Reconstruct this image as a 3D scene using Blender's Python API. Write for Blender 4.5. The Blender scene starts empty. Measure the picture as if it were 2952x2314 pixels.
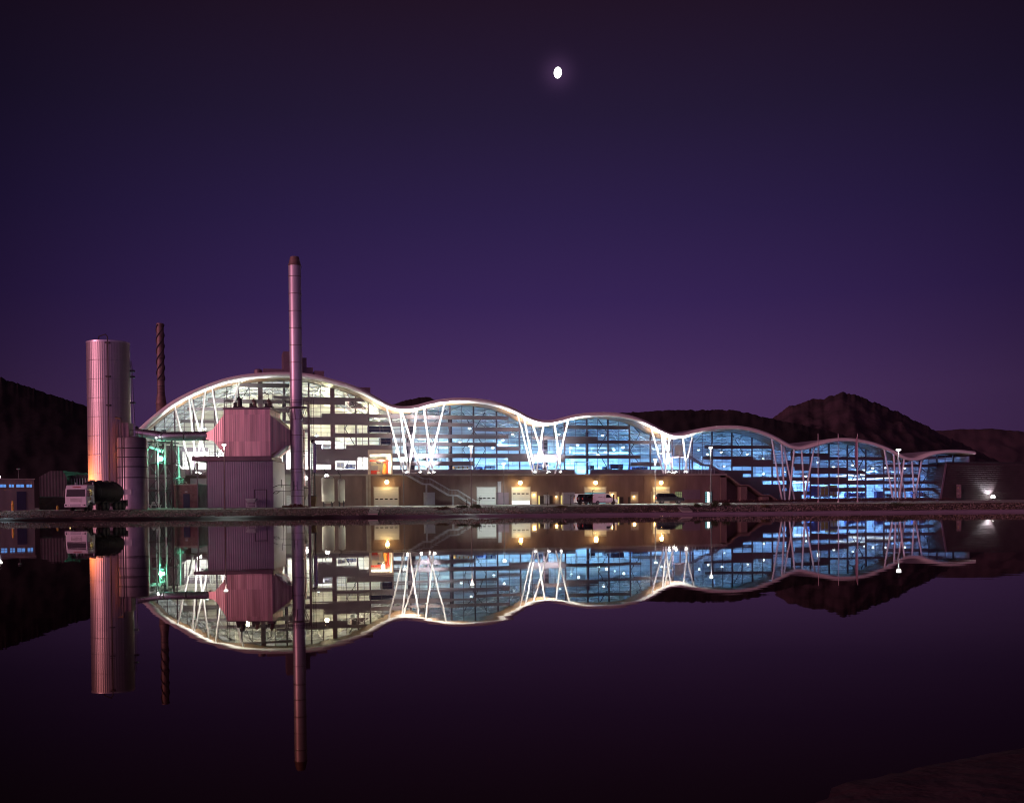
import bpy, bmesh, math, random
import numpy as np
from mathutils import Vector, Matrix, noise

random.seed(7)
sc = bpy.context.scene
C = sc.collection
PI = math.pi

# ------------------------------------------------------------------ camera
F, PW, PH = 3200.0, 2952.0, 2314.0          # focal length and frame, in pixels of the photograph
CAM = Vector((0, 0, 0.95))                  # water level is z = 0
PITCH, ROLL = -0.020, 0.0087
SH = 304.0 / F - math.tan(PITCH)
fwd = Vector((0, math.cos(PITCH), math.sin(PITCH)))
up0 = Vector((0, -math.sin(PITCH), math.cos(PITCH)))
rt0 = Vector((1, 0, 0))
right = rt0 * math.cos(ROLL) - up0 * math.sin(ROLL)
up = up0 * math.cos(ROLL) + rt0 * math.sin(ROLL)
cd = bpy.data.cameras.new('camera')
cam = bpy.data.objects.new('camera', cd)
C.objects.link(cam)
cd.sensor_fit = 'HORIZONTAL'
cd.sensor_width = 36
cd.lens = 36 * F / PW
cd.shift_y = SH * F / PW
cd.clip_start = 0.1
cd.clip_end = 20000
M = Matrix.Identity(4)
for i, a in enumerate((right, up, -fwd)):
    for k in range(3):
        M[k][i] = a[k]
M.translation = CAM
cam.matrix_world = M
sc.camera = cam

# ------------------------------------------------------------------ world: dusk sky
w = bpy.data.worlds.new('World')
sc.world = w
w.use_nodes = True
nt = w.node_tree
N, L = nt.nodes, nt.links
N.clear()


def lin(c):
    return tuple(((x / 255) / 12.92 if x / 255 <= 0.04045 else ((x / 255 + 0.055) / 1.055) ** 2.4) for x in c) + (1,)


def math_node(op, a, b=None, c=None, clamp=False):
    n = N.new('ShaderNodeMath')
    n.operation = op
    n.use_clamp = clamp
    for i, q in enumerate((a, b, c)):
        if q is None:
            continue
        if isinstance(q, (int, float)):
            n.inputs[i].default_value = q
        else:
            L.new(q, n.inputs[i])
    return n.outputs[0]


tc = N.new('ShaderNodeTexCoord')
sep = N.new('ShaderNodeSeparateXYZ')
L.new(tc.outputs['Generated'], sep.inputs[0])
X_, Y_, Z_ = sep.outputs
ramp = N.new('ShaderNodeValToRGB')
L.new(math_node('ABSOLUTE', Z_), ramp.inputs[0])
els = ramp.color_ramp.elements
stops = [(0.0, (74, 46, 88)), (0.045, (76, 49, 92)), (0.097, (75, 50, 95)), (0.135, (65, 43, 90)), (0.18, (54, 36, 84)),
         (0.25, (44, 31, 72)), (0.33, (36, 26, 54)), (0.41, (33, 20, 38)), (0.6, (24, 12, 24)), (1.0, (14, 7, 14))]
els[0].position = stops[0][0]
els[0].color = lin(stops[0][1])
els[1].position = stops[-1][0]
els[1].color = lin(stops[-1][1])
for p, c in stops[1:-1]:
    e = els.new(p)
    e.color = lin(c)
# darker towards both sides: lens vignetting put into the sky colour
dx = math_node('SUBTRACT', X_, 0.03)
fall = math_node('SUBTRACT', 1.0, math_node('MULTIPLY', math_node('MULTIPLY', dx, dx), 3.1), clamp=True)
fall = math_node('MAXIMUM', fall, 0.32)
m1 = N.new('ShaderNodeVectorMath')
m1.operation = 'SCALE'
L.new(ramp.outputs[0], m1.inputs[0])
L.new(fall, m1.inputs['Scale'])
# the last of the sunset behind the camera, to the left
SUNAZ = math.radians(52)
sd = Vector((-math.sin(SUNAZ), -math.cos(SUNAZ), 0.10)).normalized()
dotn = N.new('ShaderNodeVectorMath')
dotn.operation = 'DOT_PRODUCT'
L.new(tc.outputs['Generated'], dotn.inputs[0])
dotn.inputs[1].default_value = sd
g1 = math_node('POWER', math_node('MAXIMUM', dotn.outputs['Value'], 0.0), 6.0)
g2 = math_node('POWER', math_node('MAXIMUM', dotn.outputs['Value'], 0.0), 40.0)
low = math_node('POWER', math_node('SUBTRACT', 1.0, math_node('ABSOLUTE', Z_), clamp=True), 3.0)
back = math_node('MULTIPLY', math_node('MULTIPLY', math_node('SUBTRACT', 0.1, Y_, clamp=True), low), 1.0)


def scaled(col, fac):
    n = N.new('ShaderNodeVectorMath')
    n.operation = 'SCALE'
    n.inputs[0].default_value = col
    L.new(fac, n.inputs['Scale'])
    return n.outputs[0]


def addv(a, b):
    n = N.new('ShaderNodeVectorMath')
    n.operation = 'ADD'
    L.new(a, n.inputs[0])
    L.new(b, n.inputs[1])
    return n.outputs[0]


tot = addv(m1.outputs[0], scaled((0.74, 0.27, 0.42), g1))
tot = addv(tot, scaled((1.0, 0.33, 0.30), g2))
tot = addv(tot, scaled((0.24, 0.13, 0.28), back))
# thin air lit up close round the moon
MOONPX = (1608, 210)


def ray(x, y):
    return (fwd + right * ((x - PW / 2) / F) + up * (SH - (y - PH / 2) / F))


def at(x, y, Y):
    r = ray(x, y)
    return CAM + r * (Y / r.y)


dm = N.new('ShaderNodeVectorMath')
dm.operation = 'DOT_PRODUCT'
L.new(tc.outputs['Generated'], dm.inputs[0])
dm.inputs[1].default_value = ray(*MOONPX).normalized()
mg = math_node('POWER', math_node('MAXIMUM', dm.outputs['Value'], 0.0), 16000.0)
tot = addv(tot, scaled((0.034, 0.016, 0.042), mg))
bg = N.new('ShaderNodeBackground')
L.new(tot, bg.inputs[0])
bg.inputs[1].default_value = 1.0
wo = N.new('ShaderNodeOutputWorld')
L.new(bg.outputs[0], wo.inputs[0])

# ------------------------------------------------------------------ sun: faint pink afterglow
sl = bpy.data.lights.new('sun', 'SUN')
sl.energy = 1.0
sl.angle = math.radians(18)
sl.color = (1.0, 0.43, 0.55)
so = bpy.data.objects.new('sun', sl)
C.objects.link(so)
so.rotation_euler = sd.to_track_quat('Z', 'Y').to_euler()

sc.view_settings.view_transform = 'Standard'
sc.view_settings.look = 'None'
sc.view_settings.exposure = 0.0
sc.view_settings.gamma = 1.0
sc.render.engine = 'CYCLES'
cy = sc.cycles
cy.use_denoising = True
cy.max_bounces = 6
cy.diffuse_bounces = 2
cy.glossy_bounces = 4
cy.transparent_max_bounces = 12
cy.caustics_reflective = False
cy.caustics_refractive = False
cy.sample_clamp_indirect = 25.0
cy.use_light_tree = True
cy.filter_width = 1.1


# ------------------------------------------------------------------ materials
def new_mat(name):
    m = bpy.data.materials.new(name)
    m.use_nodes = True
    n = m.node_tree.nodes
    n.clear()
    o = n.new('ShaderNodeOutputMaterial')
    return m, n, m.node_tree.links, o


def mat(name, col, rough=0.6, metal=0.0, var=0.25, scale=1.5, ribs=None, stretch=(1, 1, 1), bump=0.0, bscale=20, patch=None):
    """painted or bare surface with blotchy wear; ribs = (axis, period in metres, depth)"""
    m, n, l, o = new_mat(name)
    b = n.new('ShaderNodeBsdfPrincipled')
    b.inputs['Roughness'].default_value = rough
    b.inputs['Metallic'].default_value = metal
    l.new(b.outputs[0], o.inputs[0])
    t = n.new('ShaderNodeTexCoord')
    mp = n.new('ShaderNodeMapping')
    mp.inputs['Scale'].default_value = stretch
    l.new(t.outputs['Object'], mp.inputs[0])
    nz = n.new('ShaderNodeTexNoise')
    nz.inputs['Scale'].default_value = scale
    nz.inputs['Detail'].default_value = 5
    l.new(mp.outputs[0], nz.inputs['Vector'])
    r = n.new('ShaderNodeValToRGB')
    r.color_ramp.elements[0].position = 0.3
    r.color_ramp.elements[1].position = 0.7
    r.color_ramp.elements[0].color = tuple(c * (1 - var) for c in col) + (1,)
    r.color_ramp.elements[1].color = tuple(min(1, c * (1 + var)) for c in col) + (1,)
    l.new(nz.outputs[0], r.inputs[0])
    colout = r.outputs[0]
    if patch:                       # sheet by sheet difference in tone: (x size, y size, z size, amount)
        v = n.new('ShaderNodeTexVoronoi')
        v.distance = 'CHEBYCHEV'
        v.inputs['Randomness'].default_value = 0.0
        v.inputs['Scale'].default_value = 1.0
        mp2 = n.new('ShaderNodeMapping')
        mp2.inputs['Scale'].default_value = tuple(1 / q for q in patch[:3])
        l.new(t.outputs['Object'], mp2.inputs[0])
        l.new(mp2.outputs[0], v.inputs['Vector'])
        mr = n.new('ShaderNodeMapRange')
        sx = n.new('ShaderNodeSeparateColor')
        l.new(v.outputs['Color'], sx.inputs[0])
        l.new(sx.outputs[0], mr.inputs[0])
        mr.inputs[3].default_value = 1 - patch[3]
        mr.inputs[4].default_value = 1 + patch[3]
        mx = n.new('ShaderNodeVectorMath')
        mx.operation = 'SCALE'
        l.new(colout, mx.inputs[0])
        l.new(mr.outputs[0], mx.inputs['Scale'])
        colout = mx.outputs[0]
    l.new(colout, b.inputs['Base Color'])
    hgt = None
    if ribs:
        wv = n.new('ShaderNodeTexWave')
        wv.wave_type = 'BANDS'
        wv.bands_direction = ribs[0]
        wv.inputs['Scale'].default_value = 2 * PI / (20 * ribs[1])
        wv.inputs['Distortion'].default_value = 0
        l.new(t.outputs['Object'], wv.inputs['Vector'])
        bp = n.new('ShaderNodeBump')
        bp.inputs['Distance'].default_value = ribs[2]
        bp.inputs['Strength'].default_value = 1
        l.new(wv.outputs[0], bp.inputs['Height'])
        hgt = bp
    if bump:
        n2 = n.new('ShaderNodeTexNoise')
        n2.inputs['Scale'].default_value = bscale
        n2.inputs['Detail'].default_value = 4
        l.new(mp.outputs[0], n2.inputs['Vector'])
        bp2 = n.new('ShaderNodeBump')
        bp2.inputs['Distance'].default_value = bump
        bp2.inputs['Strength'].default_value = 1
        l.new(n2.outputs[0], bp2.inputs['Height'])
        if hgt:
            l.new(hgt.outputs[0], bp2.inputs['Normal'])
        hgt = bp2
    if hgt:
        l.new(hgt.outputs[0], b.inputs['Normal'])
    return m


def emit(name, col, strength):
    m, n, l, o = new_mat(name)
    e = n.new('ShaderNodeEmission')
    e.inputs[0].default_value = tuple(col) + (1,)
    e.inputs[1].default_value = strength
    l.new(e.outputs[0], o.inputs[0])
    return m


def glass_mat():
    m, n, l, o = new_mat('window glass')
    tr = n.new('ShaderNodeBsdfTransparent')
    tr.inputs[0].default_value = (0.84, 0.90, 0.94, 1)
    gl = n.new('ShaderNodeBsdfGlossy')
    gl.inputs['Roughness'].default_value = 0.02
    gl.inputs['Color'].default_value = (0.9, 0.9, 0.9, 1)
    fr = n.new('ShaderNodeFresnel')
    fr.inputs[0].default_value = 1.5
    mx = n.new('ShaderNodeMixShader')
    l.new(fr.outputs[0], mx.inputs[0])
    l.new(tr.outputs[0], mx.inputs[1])
    l.new(gl.outputs[0], mx.inputs[2])
    l.new(mx.outputs[0], o.inputs[0])
    return m


def water_mat():
    m, n, l, o = new_mat('pond water')
    b = n.new('ShaderNodeBsdfGlossy')
    b.inputs['Roughness'].default_value = 0.012
    df = n.new('ShaderNodeBsdfDiffuse')
    df.inputs['Color'].default_value = (0.014, 0.004, 0.005, 1)
    fr = n.new('ShaderNodeFresnel')
    fr.inputs[0].default_value = 1.265
    cr = n.new('ShaderNodeValToRGB')
    ce = cr.color_ramp.elements
    ce[0].position, ce[0].color = 0.10, (0.85, 0.56, 0.22, 1)
    ce[1].position, ce[1].color = 0.84, (0.97, 0.95, 0.93, 1)
    q = ce.new(0.42)
    q.color = (0.66, 0.58, 0.48, 1)
    q = ce.new(0.62)
    q.color = (0.86, 0.82, 0.77, 1)
    l.new(fr.outputs[0], cr.inputs[0])
    l.new(cr.outputs[0], b.inputs['Color'])
    mxs = n.new('ShaderNodeMixShader')
    l.new(fr.outputs[0], mxs.inputs[0])
    l.new(df.outputs[0], mxs.inputs[1])
    l.new(b.outputs[0], mxs.inputs[2])
    t = n.new('ShaderNodeTexCoord')

    def slope(sx, sy, amp, seed):
        mp = n.new('ShaderNodeMapping')
        mp.inputs['Scale'].default_value = (sx, sy, 1)
        mp.inputs['Location'].default_value = (seed, seed * 1.7, 0)
        mp.inputs['Rotation'].default_value = (0, 0, 0.06)
        l.new(t.outputs['Object'], mp.inputs[0])
        nz = n.new('ShaderNodeTexNoise')
        nz.inputs['Scale'].default_value = 1
        nz.inputs['Detail'].default_value = 3
        l.new(mp.outputs[0], nz.inputs['Vector'])
        s = n.new('ShaderNodeVectorMath')
        s.operation = 'SUBTRACT'
        l.new(nz.outputs['Color'], s.inputs[0])
        s.inputs[1].default_value = (0.5, 0.5, 0.5)
        k = n.new('ShaderNodeVectorMath')
        k.operation = 'MULTIPLY'
        l.new(s.outputs[0], k.inputs[0])
        k.inputs[1].default_value = (amp * 0.35, amp, 0)
        return k.outputs[0]
    a = slope(0.25, 0.9, 0.0030, 3.0)
    c = slope(1.5, 6.0, 0.0034, 11.0)
    ad = n.new('ShaderNodeVectorMath')
    l.new(a, ad.inputs[0])
    l.new(c, ad.inputs[1])
    # a breath of wind ruffles a strip along the far bank
    sp = n.new('ShaderNodeSeparateXYZ')
    l.new(t.outputs['Object'], sp.inputs[0])

    def rng(src, a0, a1):
        q = n.new('ShaderNodeMapRange')
        q.interpolation_type = 'SMOOTHSTEP'
        q.inputs[1].default_value = a0
        q.inputs[2].default_value = a1
        l.new(src, q.inputs[0])
        return q.outputs[0]

    def mul(p, q):
        k = n.new('ShaderNodeMath')
        k.operation = 'MULTIPLY'
        l.new(p, k.inputs[0])
        l.new(q, k.inputs[1])
        return k.outputs[0]
    rip = mul(mul(rng(sp.outputs[1], 101, 105), rng(sp.outputs[1], 114, 112)), rng(sp.outputs[0], -8, 22))
    rp = slope(0.5, 2.2, 0.16, 5.0)
    rs = n.new('ShaderNodeVectorMath')
    rs.operation = 'SCALE'
    l.new(rp, rs.inputs[0])
    l.new(rip, rs.inputs['Scale'])
    ad2 = n.new('ShaderNodeVectorMath')
    l.new(ad.outputs[0], ad2.inputs[0])
    l.new(rs.outputs[0], ad2.inputs[1])
    ad3 = n.new('ShaderNodeVectorMath')
    l.new(ad2.outputs[0], ad3.inputs[0])
    ad3.inputs[1].default_value = (0, 0, 1)
    nm = n.new('ShaderNodeVectorMath')
    nm.operation = 'NORMALIZE'
    l.new(ad3.outputs[0], nm.inputs[0])
    l.new(nm.outputs[0], b.inputs['Normal'])
    l.new(nm.outputs[0], fr.inputs['Normal'])
    l.new(mxs.outputs[0], o.inputs[0])
    return m


M_ = {}
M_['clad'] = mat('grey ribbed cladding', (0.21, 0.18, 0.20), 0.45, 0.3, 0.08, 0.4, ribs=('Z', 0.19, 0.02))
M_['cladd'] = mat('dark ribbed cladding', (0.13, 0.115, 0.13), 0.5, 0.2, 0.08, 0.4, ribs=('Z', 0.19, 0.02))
M_['white'] = mat('white painted steel', (0.78, 0.76, 0.74), 0.35, 0, 0.05, 0.6)
M_['roof'] = mat('pale roof sheet', (0.50, 0.47, 0.48), 0.45, 0.2, 0.08, 0.3)
M_['soffit'] = mat('timber soffit', (0.12, 0.062, 0.026), 0.5, 0, 0.2, 0.8, stretch=(0.3, 2, 1))
M_['mullion'] = mat('grey window bar', (0.16, 0.13, 0.16), 0.4, 0.3, 0.1, 1)
M_['post'] = mat('window post', (0.12, 0.09, 0.115), 0.4, 0.3, 0.1, 1)
M_['glass'] = glass_mat()
M_['darkcol'] = mat('dark column', (0.05, 0.045, 0.06), 0.5, 0.2, 0.1, 1)
M_['conc'] = mat('board marked concrete', (0.20, 0.135, 0.12), 0.85, 0, 0.2, 0.7, stretch=(0.9, 1, 0.3), bump=0.01, bscale=4)
M_['concp'] = mat('pale concrete', (0.34, 0.31, 0.28), 0.85, 0, 0.18, 0.8, bump=0.01, bscale=5)
M_['inwall'] = mat('interior wall', (0.58, 0.62, 0.68), 0.7, 0, 0.25, 0.25, patch=(5.2, 3, 3.1, 0.25))
M_['inwallw'] = mat('interior warm wall', (0.70, 0.68, 0.60), 0.7, 0, 0.2, 0.25, patch=(4.2, 3, 2.6, 0.2))
M_['ceil'] = mat('ceiling sheet', (0.32, 0.34, 0.34), 0.6, 0.1, 0.15, 0.3, stretch=(0.35, 1.4, 1))
M_['truss'] = mat('pale steel truss', (0.82, 0.84, 0.84), 0.45, 0.0, 0.08, 1)
M_['floor'] = mat('hall floor', (0.25, 0.26, 0.28), 0.5, 0, 0.1, 1)
M_['asphalt'] = mat('yard surface', (0.38, 0.36, 0.34), 0.9, 0, 0.22, 0.12, bump=0.01, bscale=3)
M_['road'] = mat('bank road', (0.40, 0.38, 0.34), 0.9, 0, 0.15, 0.2, bump=0.01, bscale=3)
M_['earth'] = mat('bank earth', (0.06, 0.036, 0.032), 0.95, 0, 0.4, 0.9, bump=0.15, bscale=2.5)
M_['stone'] = mat('bank stones', (0.25, 0.20, 0.18), 0.8, 0, 0.45, 2.0)
M_['hill'] = mat('scrub hillside', (0.012, 0.007, 0.0085), 0.95, 0, 0.25, 0.05, bump=1.2, bscale=0.05)
M_['mount'] = mat('rocky mountain', (0.043, 0.024, 0.033), 0.95, 0, 0.55, 0.012, stretch=(1, 1, 0.45), bump=10, bscale=0.02)
M_['far'] = mat('distant ridge', (0.06, 0.032, 0.045), 0.95, 0, 0.3, 0.004)
M_['mud'] = mat('near shore mud', (0.045, 0.019, 0.025), 0.85, 0, 0.35, 1.2, bump=0.05, bscale=5)
M_['silo'] = mat('ribbed aluminium silo sheet', (0.44, 0.37, 0.38), 0.42, 0.60, 0.12, 0.5, ribs=('X', 0.30, 0.015), stretch=(3, 3, 0.25), patch=(0.9, 0.9, 30, 0.10))
M_['steel'] = mat('dull stainless steel', (0.66, 0.58, 0.64), 0.36, 0.55, 0.12, 0.8, stretch=(1, 1, 0.3))
M_['steel2'] = mat('galvanised tank steel', (0.38, 0.33, 0.34), 0.36, 0.7, 0.15, 0.8)
M_['rustst'] = mat('weathered stack steel', (0.20, 0.13, 0.12), 0.6, 0.4, 0.35, 1.2)
M_['copper'] = mat('reddish ribbed sheeting', (0.78, 0.51, 0.49), 0.40, 0.5, 0.3, 0.35, ribs=('X', 0.34, 0.016), stretch=(5, 5, 0.25), patch=(0.84, 0.84, 4.2, 0.2))
M_['shed'] = mat('mauve ribbed sheeting', (0.255, 0.225, 0.30), 0.55, 0.1, 0.1, 0.5, ribs=('X', 0.36, 0.035))
M_['shedside'] = mat('lit side ribbed sheeting', (0.55, 0.53, 0.55), 0.5, 0.1, 0.08, 0.5, ribs=('Y', 0.36, 0.04))  # shed sheeting made paler, light on that side put into the colour
M_['dark'] = mat('dark painted steel', (0.045, 0.035, 0.04), 0.5, 0.3, 0.2, 2)
M_['black'] = mat('black rubber', (0.012, 0.012, 0.012), 0.7, 0, 0.2, 3)
M_['beam'] = mat('purple grey painted steel', (0.20, 0.14, 0.165), 0.5, 0.2, 0.15, 1)
M_['duct'] = mat('polished duct', (0.40, 0.36, 0.45), 0.25, 0.85, 0.12, 0.6)
M_['galv'] = mat('galvanised steel', (0.42, 0.42, 0.43), 0.45, 0.5, 0.15, 2)
M_['pole'] = mat('grey lamp pole', (0.11, 0.10, 0.105), 0.45, 0.4, 0.1, 2)
M_['poler'] = mat('reddish lamp pole', (0.13, 0.07, 0.07), 0.5, 0.3, 0.1, 2)
M_['wallpale'] = mat('pale wall panels', (0.42, 0.40, 0.37), 0.8, 0, 0.1, 0.6)
M_['pinkpole'] = mat('pale flagpole paint', (0.42, 0.34, 0.36), 0.45, 0.2, 0.1, 2)
M_['carwhite'] = mat('white car paint', (0.72, 0.70, 0.72), 0.28, 0, 0.03, 1)
M_['cardark'] = mat('dark car paint', (0.025, 0.022, 0.028), 0.22, 0.2, 0.1, 1)
M_['carglass'] = mat('car glass', (0.012, 0.012, 0.016), 0.08, 0, 0.1, 1)
M_['tyre'] = M_['black']
M_['rim'] = mat('wheel rim', (0.16, 0.15, 0.16), 0.45, 0.6, 0.1, 3)
M_['trailer'] = mat('dirty tanker barrel', (0.024, 0.017, 0.018), 0.65, 0.1, 0.3, 1)
M_['red'] = mat('red paint', (0.55, 0.04, 0.025), 0.5, 0, 0.2, 2)
M_['orange'] = mat('orange paint', (0.65, 0.22, 0.03), 0.5, 0, 0.2, 2)
M_['yellow'] = mat('yellow paint', (0.65, 0.45, 0.04), 0.5, 0, 0.2, 2)
M_['blue'] = mat('blue paint', (0.04, 0.07, 0.28), 0.5, 0, 0.2, 2)
M_['navy'] = mat('dark blue door paint', (0.025, 0.028, 0.075), 0.5, 0, 0.2, 2)
M_['doorw'] = mat('white sectional door', (0.62, 0.64, 0.62), 0.5, 0, 0.04, 1, ribs=('Z', 0.5, 0.02))
M_['cream'] = mat('cream painted panel', (0.62, 0.56, 0.44), 0.6, 0, 0.08, 1)
M_['boxgrey'] = mat('grey cabinet paint', (0.40, 0.40, 0.44), 0.5, 0.1, 0.1, 1)
M_['boxmauve'] = mat('mauve container paint', (0.20, 0.14, 0.18), 0.5, 0.1, 0.1, 1)
M_['block'] = mat('brown blockwork', (0.19, 0.12, 0.115), 0.9, 0, 0.2, 1.5, patch=(0.4, 0.4, 0.2, 0.12))
M_['wallgrey'] = mat('rendered grey wall', (0.21, 0.19, 0.19), 0.9, 0, 0.22, 0.6, stretch=(1.4, 1, 0.3))
M_['oldshed'] = mat('old corrugated sheds', (0.055, 0.042, 0.052), 0.8, 0.1, 0.3, 0.6, ribs=('X', 0.5, 0.05))
M_['slat'] = mat('dark slatted cladding', (0.055, 0.038, 0.042), 0.6, 0.1, 0.2, 0.5, ribs=('Z', 0.42, 0.04))
M_['leaf'] = mat('leaves', (0.055, 0.075, 0.03), 0.7, 0, 0.5, 3)
M_['leafd'] = mat('dry grass', (0.11, 0.085, 0.04), 0.8, 0, 0.4, 3)
M_['rose'] = mat('rose bed leaves', (0.07, 0.03, 0.03), 0.8, 0, 0.6, 5)
M_['bark'] = mat('bark', (0.06, 0.042, 0.035), 0.9, 0, 0.3, 6)
M_['scrap'] = mat('rusty scrap', (0.16, 0.06, 0.03), 0.8, 0.2, 0.5, 4)
M_['flag'] = mat('flag cloth', (0.45, 0.25, 0.30), 0.8, 0, 0.2, 1)
M_['water'] = water_mat()
M_['e_white'] = emit('lamp white', (0.95, 1.0, 0.95), 9)
M_['e_cool'] = emit('hall lamp', (0.85, 1.0, 1.0), 9)
M_['e_yel'] = emit('sodium lamp', (1.0, 0.72, 0.25), 26)
M_['e_yel2'] = emit('door lamp', (1.0, 0.70, 0.30), 6)
M_['e_green'] = emit('green lamp', (0.16, 1.0, 0.55), 22)
M_['e_moon'] = emit('moon light', (1.0, 0.98, 0.98), 3.2)
M_['e_tube'] = emit('strip light', (0.95, 1.0, 0.95), 2.6)
M_['e_blue'] = emit('lit blue window', (0.13, 0.33, 0.85), 0.9)
M_['e_flood'] = emit('floodlight', (1.0, 0.98, 0.95), 40)
M_['e_slit'] = emit('lit doorway slit', (1.0, 0.85, 0.28), 0.85)
M_['e_winb'] = emit('lit window', (0.55, 0.62, 0.32), 0.32)
M_['e_cyan'] = emit('lit shutter gap', (0.22, 0.55, 0.62), 0.55)


# ------------------------------------------------------------------ mesh builder
class MB:
    def __init__(self):
        self.v, self.f, self.m, self.cur = [], [], [], 0

    def add(self, vs, fs):
        k = len(self.v)
        self.v += [tuple(p) for p in vs]
        self.f += [tuple(i + k for i in q) for q in fs]
        self.m += [self.cur] * len(fs)
        return self

    def hexa(self, p):
        return self.add(p, [(0, 3, 2, 1), (4, 5, 6, 7), (0, 1, 5, 4), (1, 2, 6, 5), (2, 3, 7, 6), (3, 0, 4, 7)])

    def box(self, x0, x1, y0, y1, z0, z1):
        return self.hexa([(x0, y0, z0), (x1, y0, z0), (x1, y1, z0), (x0, y1, z0), (x0, y0, z1), (x1, y0, z1), (x1, y1, z1), (x0, y1, z1)])

    def bar(self, a, b, wd, ht=None):
        a, b = Vector(a), Vector(b)
        ht = ht or wd
        d = (b - a).normalized()
        u = Vector((0, 0, 1)) if abs(d.z) < 0.95 else Vector((0, 1, 0))
        sx = d.cross(u).normalized() * wd / 2
        sy = sx.cross(d).normalized() * ht / 2
        return self.hexa([a - sx - sy, a + sx - sy, a + sx + sy, a - sx + sy, b - sx - sy, b + sx - sy, b + sx + sy, b - sx + sy])

    def tube(self, a, b, r, r1=None, n=10):
        a, b = Vector(a), Vector(b)
        r1 = r if r1 is None else r1
        d = (b - a).normalized()
        u = Vector((0, 0, 1)) if abs(d.z) < 0.95 else Vector((0, 1, 0))
        e = d.cross(u).normalized()
        g = e.cross(d)
        vs = []
        for i in range(n):
            q = e * math.cos(2 * PI * i / n) + g * math.sin(2 * PI * i / n)
            vs += [a + q * r, b + q * r1]
        fs = [(2 * i, 2 * ((i + 1) % n), 2 * ((i + 1) % n) + 1, 2 * i + 1) for i in range(n)]
        fs += [tuple(2 * i for i in range(n))[::-1], tuple(2 * i + 1 for i in range(n))]
        return self.add(vs, fs)

    def path(self, pts, r, n=8):
        for a, b in zip(pts, pts[1:]):
            self.tube(a, b, r, n=n)
        return self

    def lathe(self, prof, n=32, c=(0, 0, 0)):
        vs = []
        for (r, z) in prof:
            for i in range(n):
                t = 2 * PI * i / n
                vs.append((c[0] + r * math.cos(t), c[1] + r * math.sin(t), c[2] + z))
        fs = []
        for k in range(len(prof) - 1):
            for i in range(n):
                j = (i + 1) % n
                fs.append((k * n + i, k * n + j, (k + 1) * n + j, (k + 1) * n + i))
        fs.append(tuple(range(n))[::-1])
        fs.append(tuple((len(prof) - 1) * n + i for i in range(n)))
        return self.add(vs, fs)

    def loft(self, p0, p1):
        """solid between two matching outlines"""
        n = len(p0)
        fs = [(i, (i + 1) % n, (i + 1) % n + n, i + n) for i in range(n)]
        fs += [tuple(range(n))[::-1], tuple(range(n, 2 * n))]
        return self.add(list(p0) + list(p1), fs)

    def extr(self, poly, y0, y1):
        """outline in (x, z) pushed along y"""
        return self.loft([(x, y0, z) for x, z in poly], [(x, y1, z) for x, z in poly])

    def build(self, name, mats, parent=None, smooth=False, loc=None):
        me = bpy.data.meshes.new(name)
        me.from_pydata(self.v, [], self.f)
        if not isinstance(mats, (list, tuple)):
            mats = [mats]
        for q in mats:
            me.materials.append(q)
        if len(mats) > 1:
            me.polygons.foreach_set('material_index', self.m)
        bm = bmesh.new()
        bm.from_mesh(me)
        bmesh.ops.recalc_face_normals(bm, faces=bm.faces)
        bm.to_mesh(me)
        bm.free()
        if smooth:
            me.polygons.foreach_set('use_smooth', [True] * len(me.polygons))
            me.set_sharp_from_angle(angle=math.radians(35))
        me.update()
        o = bpy.data.objects.new(name, me)
        C.objects.link(o)
        if parent:
            o.parent = parent
        if loc is not None:
            o.location = loc
        return o


def tag(o, label, cat, group=None):
    o['label'] = label
    o['category'] = cat
    if group:
        o['group'] = group
    return o


def thing(name, label, cat, loc=(0, 0, 0), rz=0.0, group=None):
    o = bpy.data.objects.new(name, None)
    C.objects.link(o)
    o.location = loc
    o.rotation_euler = (0, 0, rz)
    o.empty_display_size = 0.5
    return tag(o, label, cat, group)


def struct(o):
    o['kind'] = 'structure'
    return o


def stuff(o):
    o['kind'] = 'stuff'
    return o


def lamp(parent, loc, power, col=(1, 1, 1), r=0.15, spot=None, aim=(0, 0, -1), blend=0.7):
    ld = bpy.data.lights.new('lamp_light', 'SPOT' if spot else 'POINT')
    ld.energy = power
    ld.color = col
    ld.shadow_soft_size = r
    if spot:
        ld.spot_size = math.radians(spot)
        ld.spot_blend = blend
    o = bpy.data.objects.new('lamp_light', ld)
    C.objects.link(o)
    o.location = loc
    if spot:
        o.rotation_euler = Vector(aim).to_track_quat('-Z', 'Y').to_euler()
    if parent:
        o.parent = parent
    return o


def copy_tree(o, parent=None):
    c = o.copy()
    C.objects.link(c)
    c.parent = parent
    for ch in o.children:
        copy_tree(ch, c)
    return c


ORD = ['first', 'second', 'third', 'fourth', 'fifth', 'sixth', 'seventh', 'eighth', 'ninth', 'tenth', 'eleventh', 'twelfth']


def gz(Y):
    return 0.95 + (min(Y, 262) - 127) * 0.0055


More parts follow.
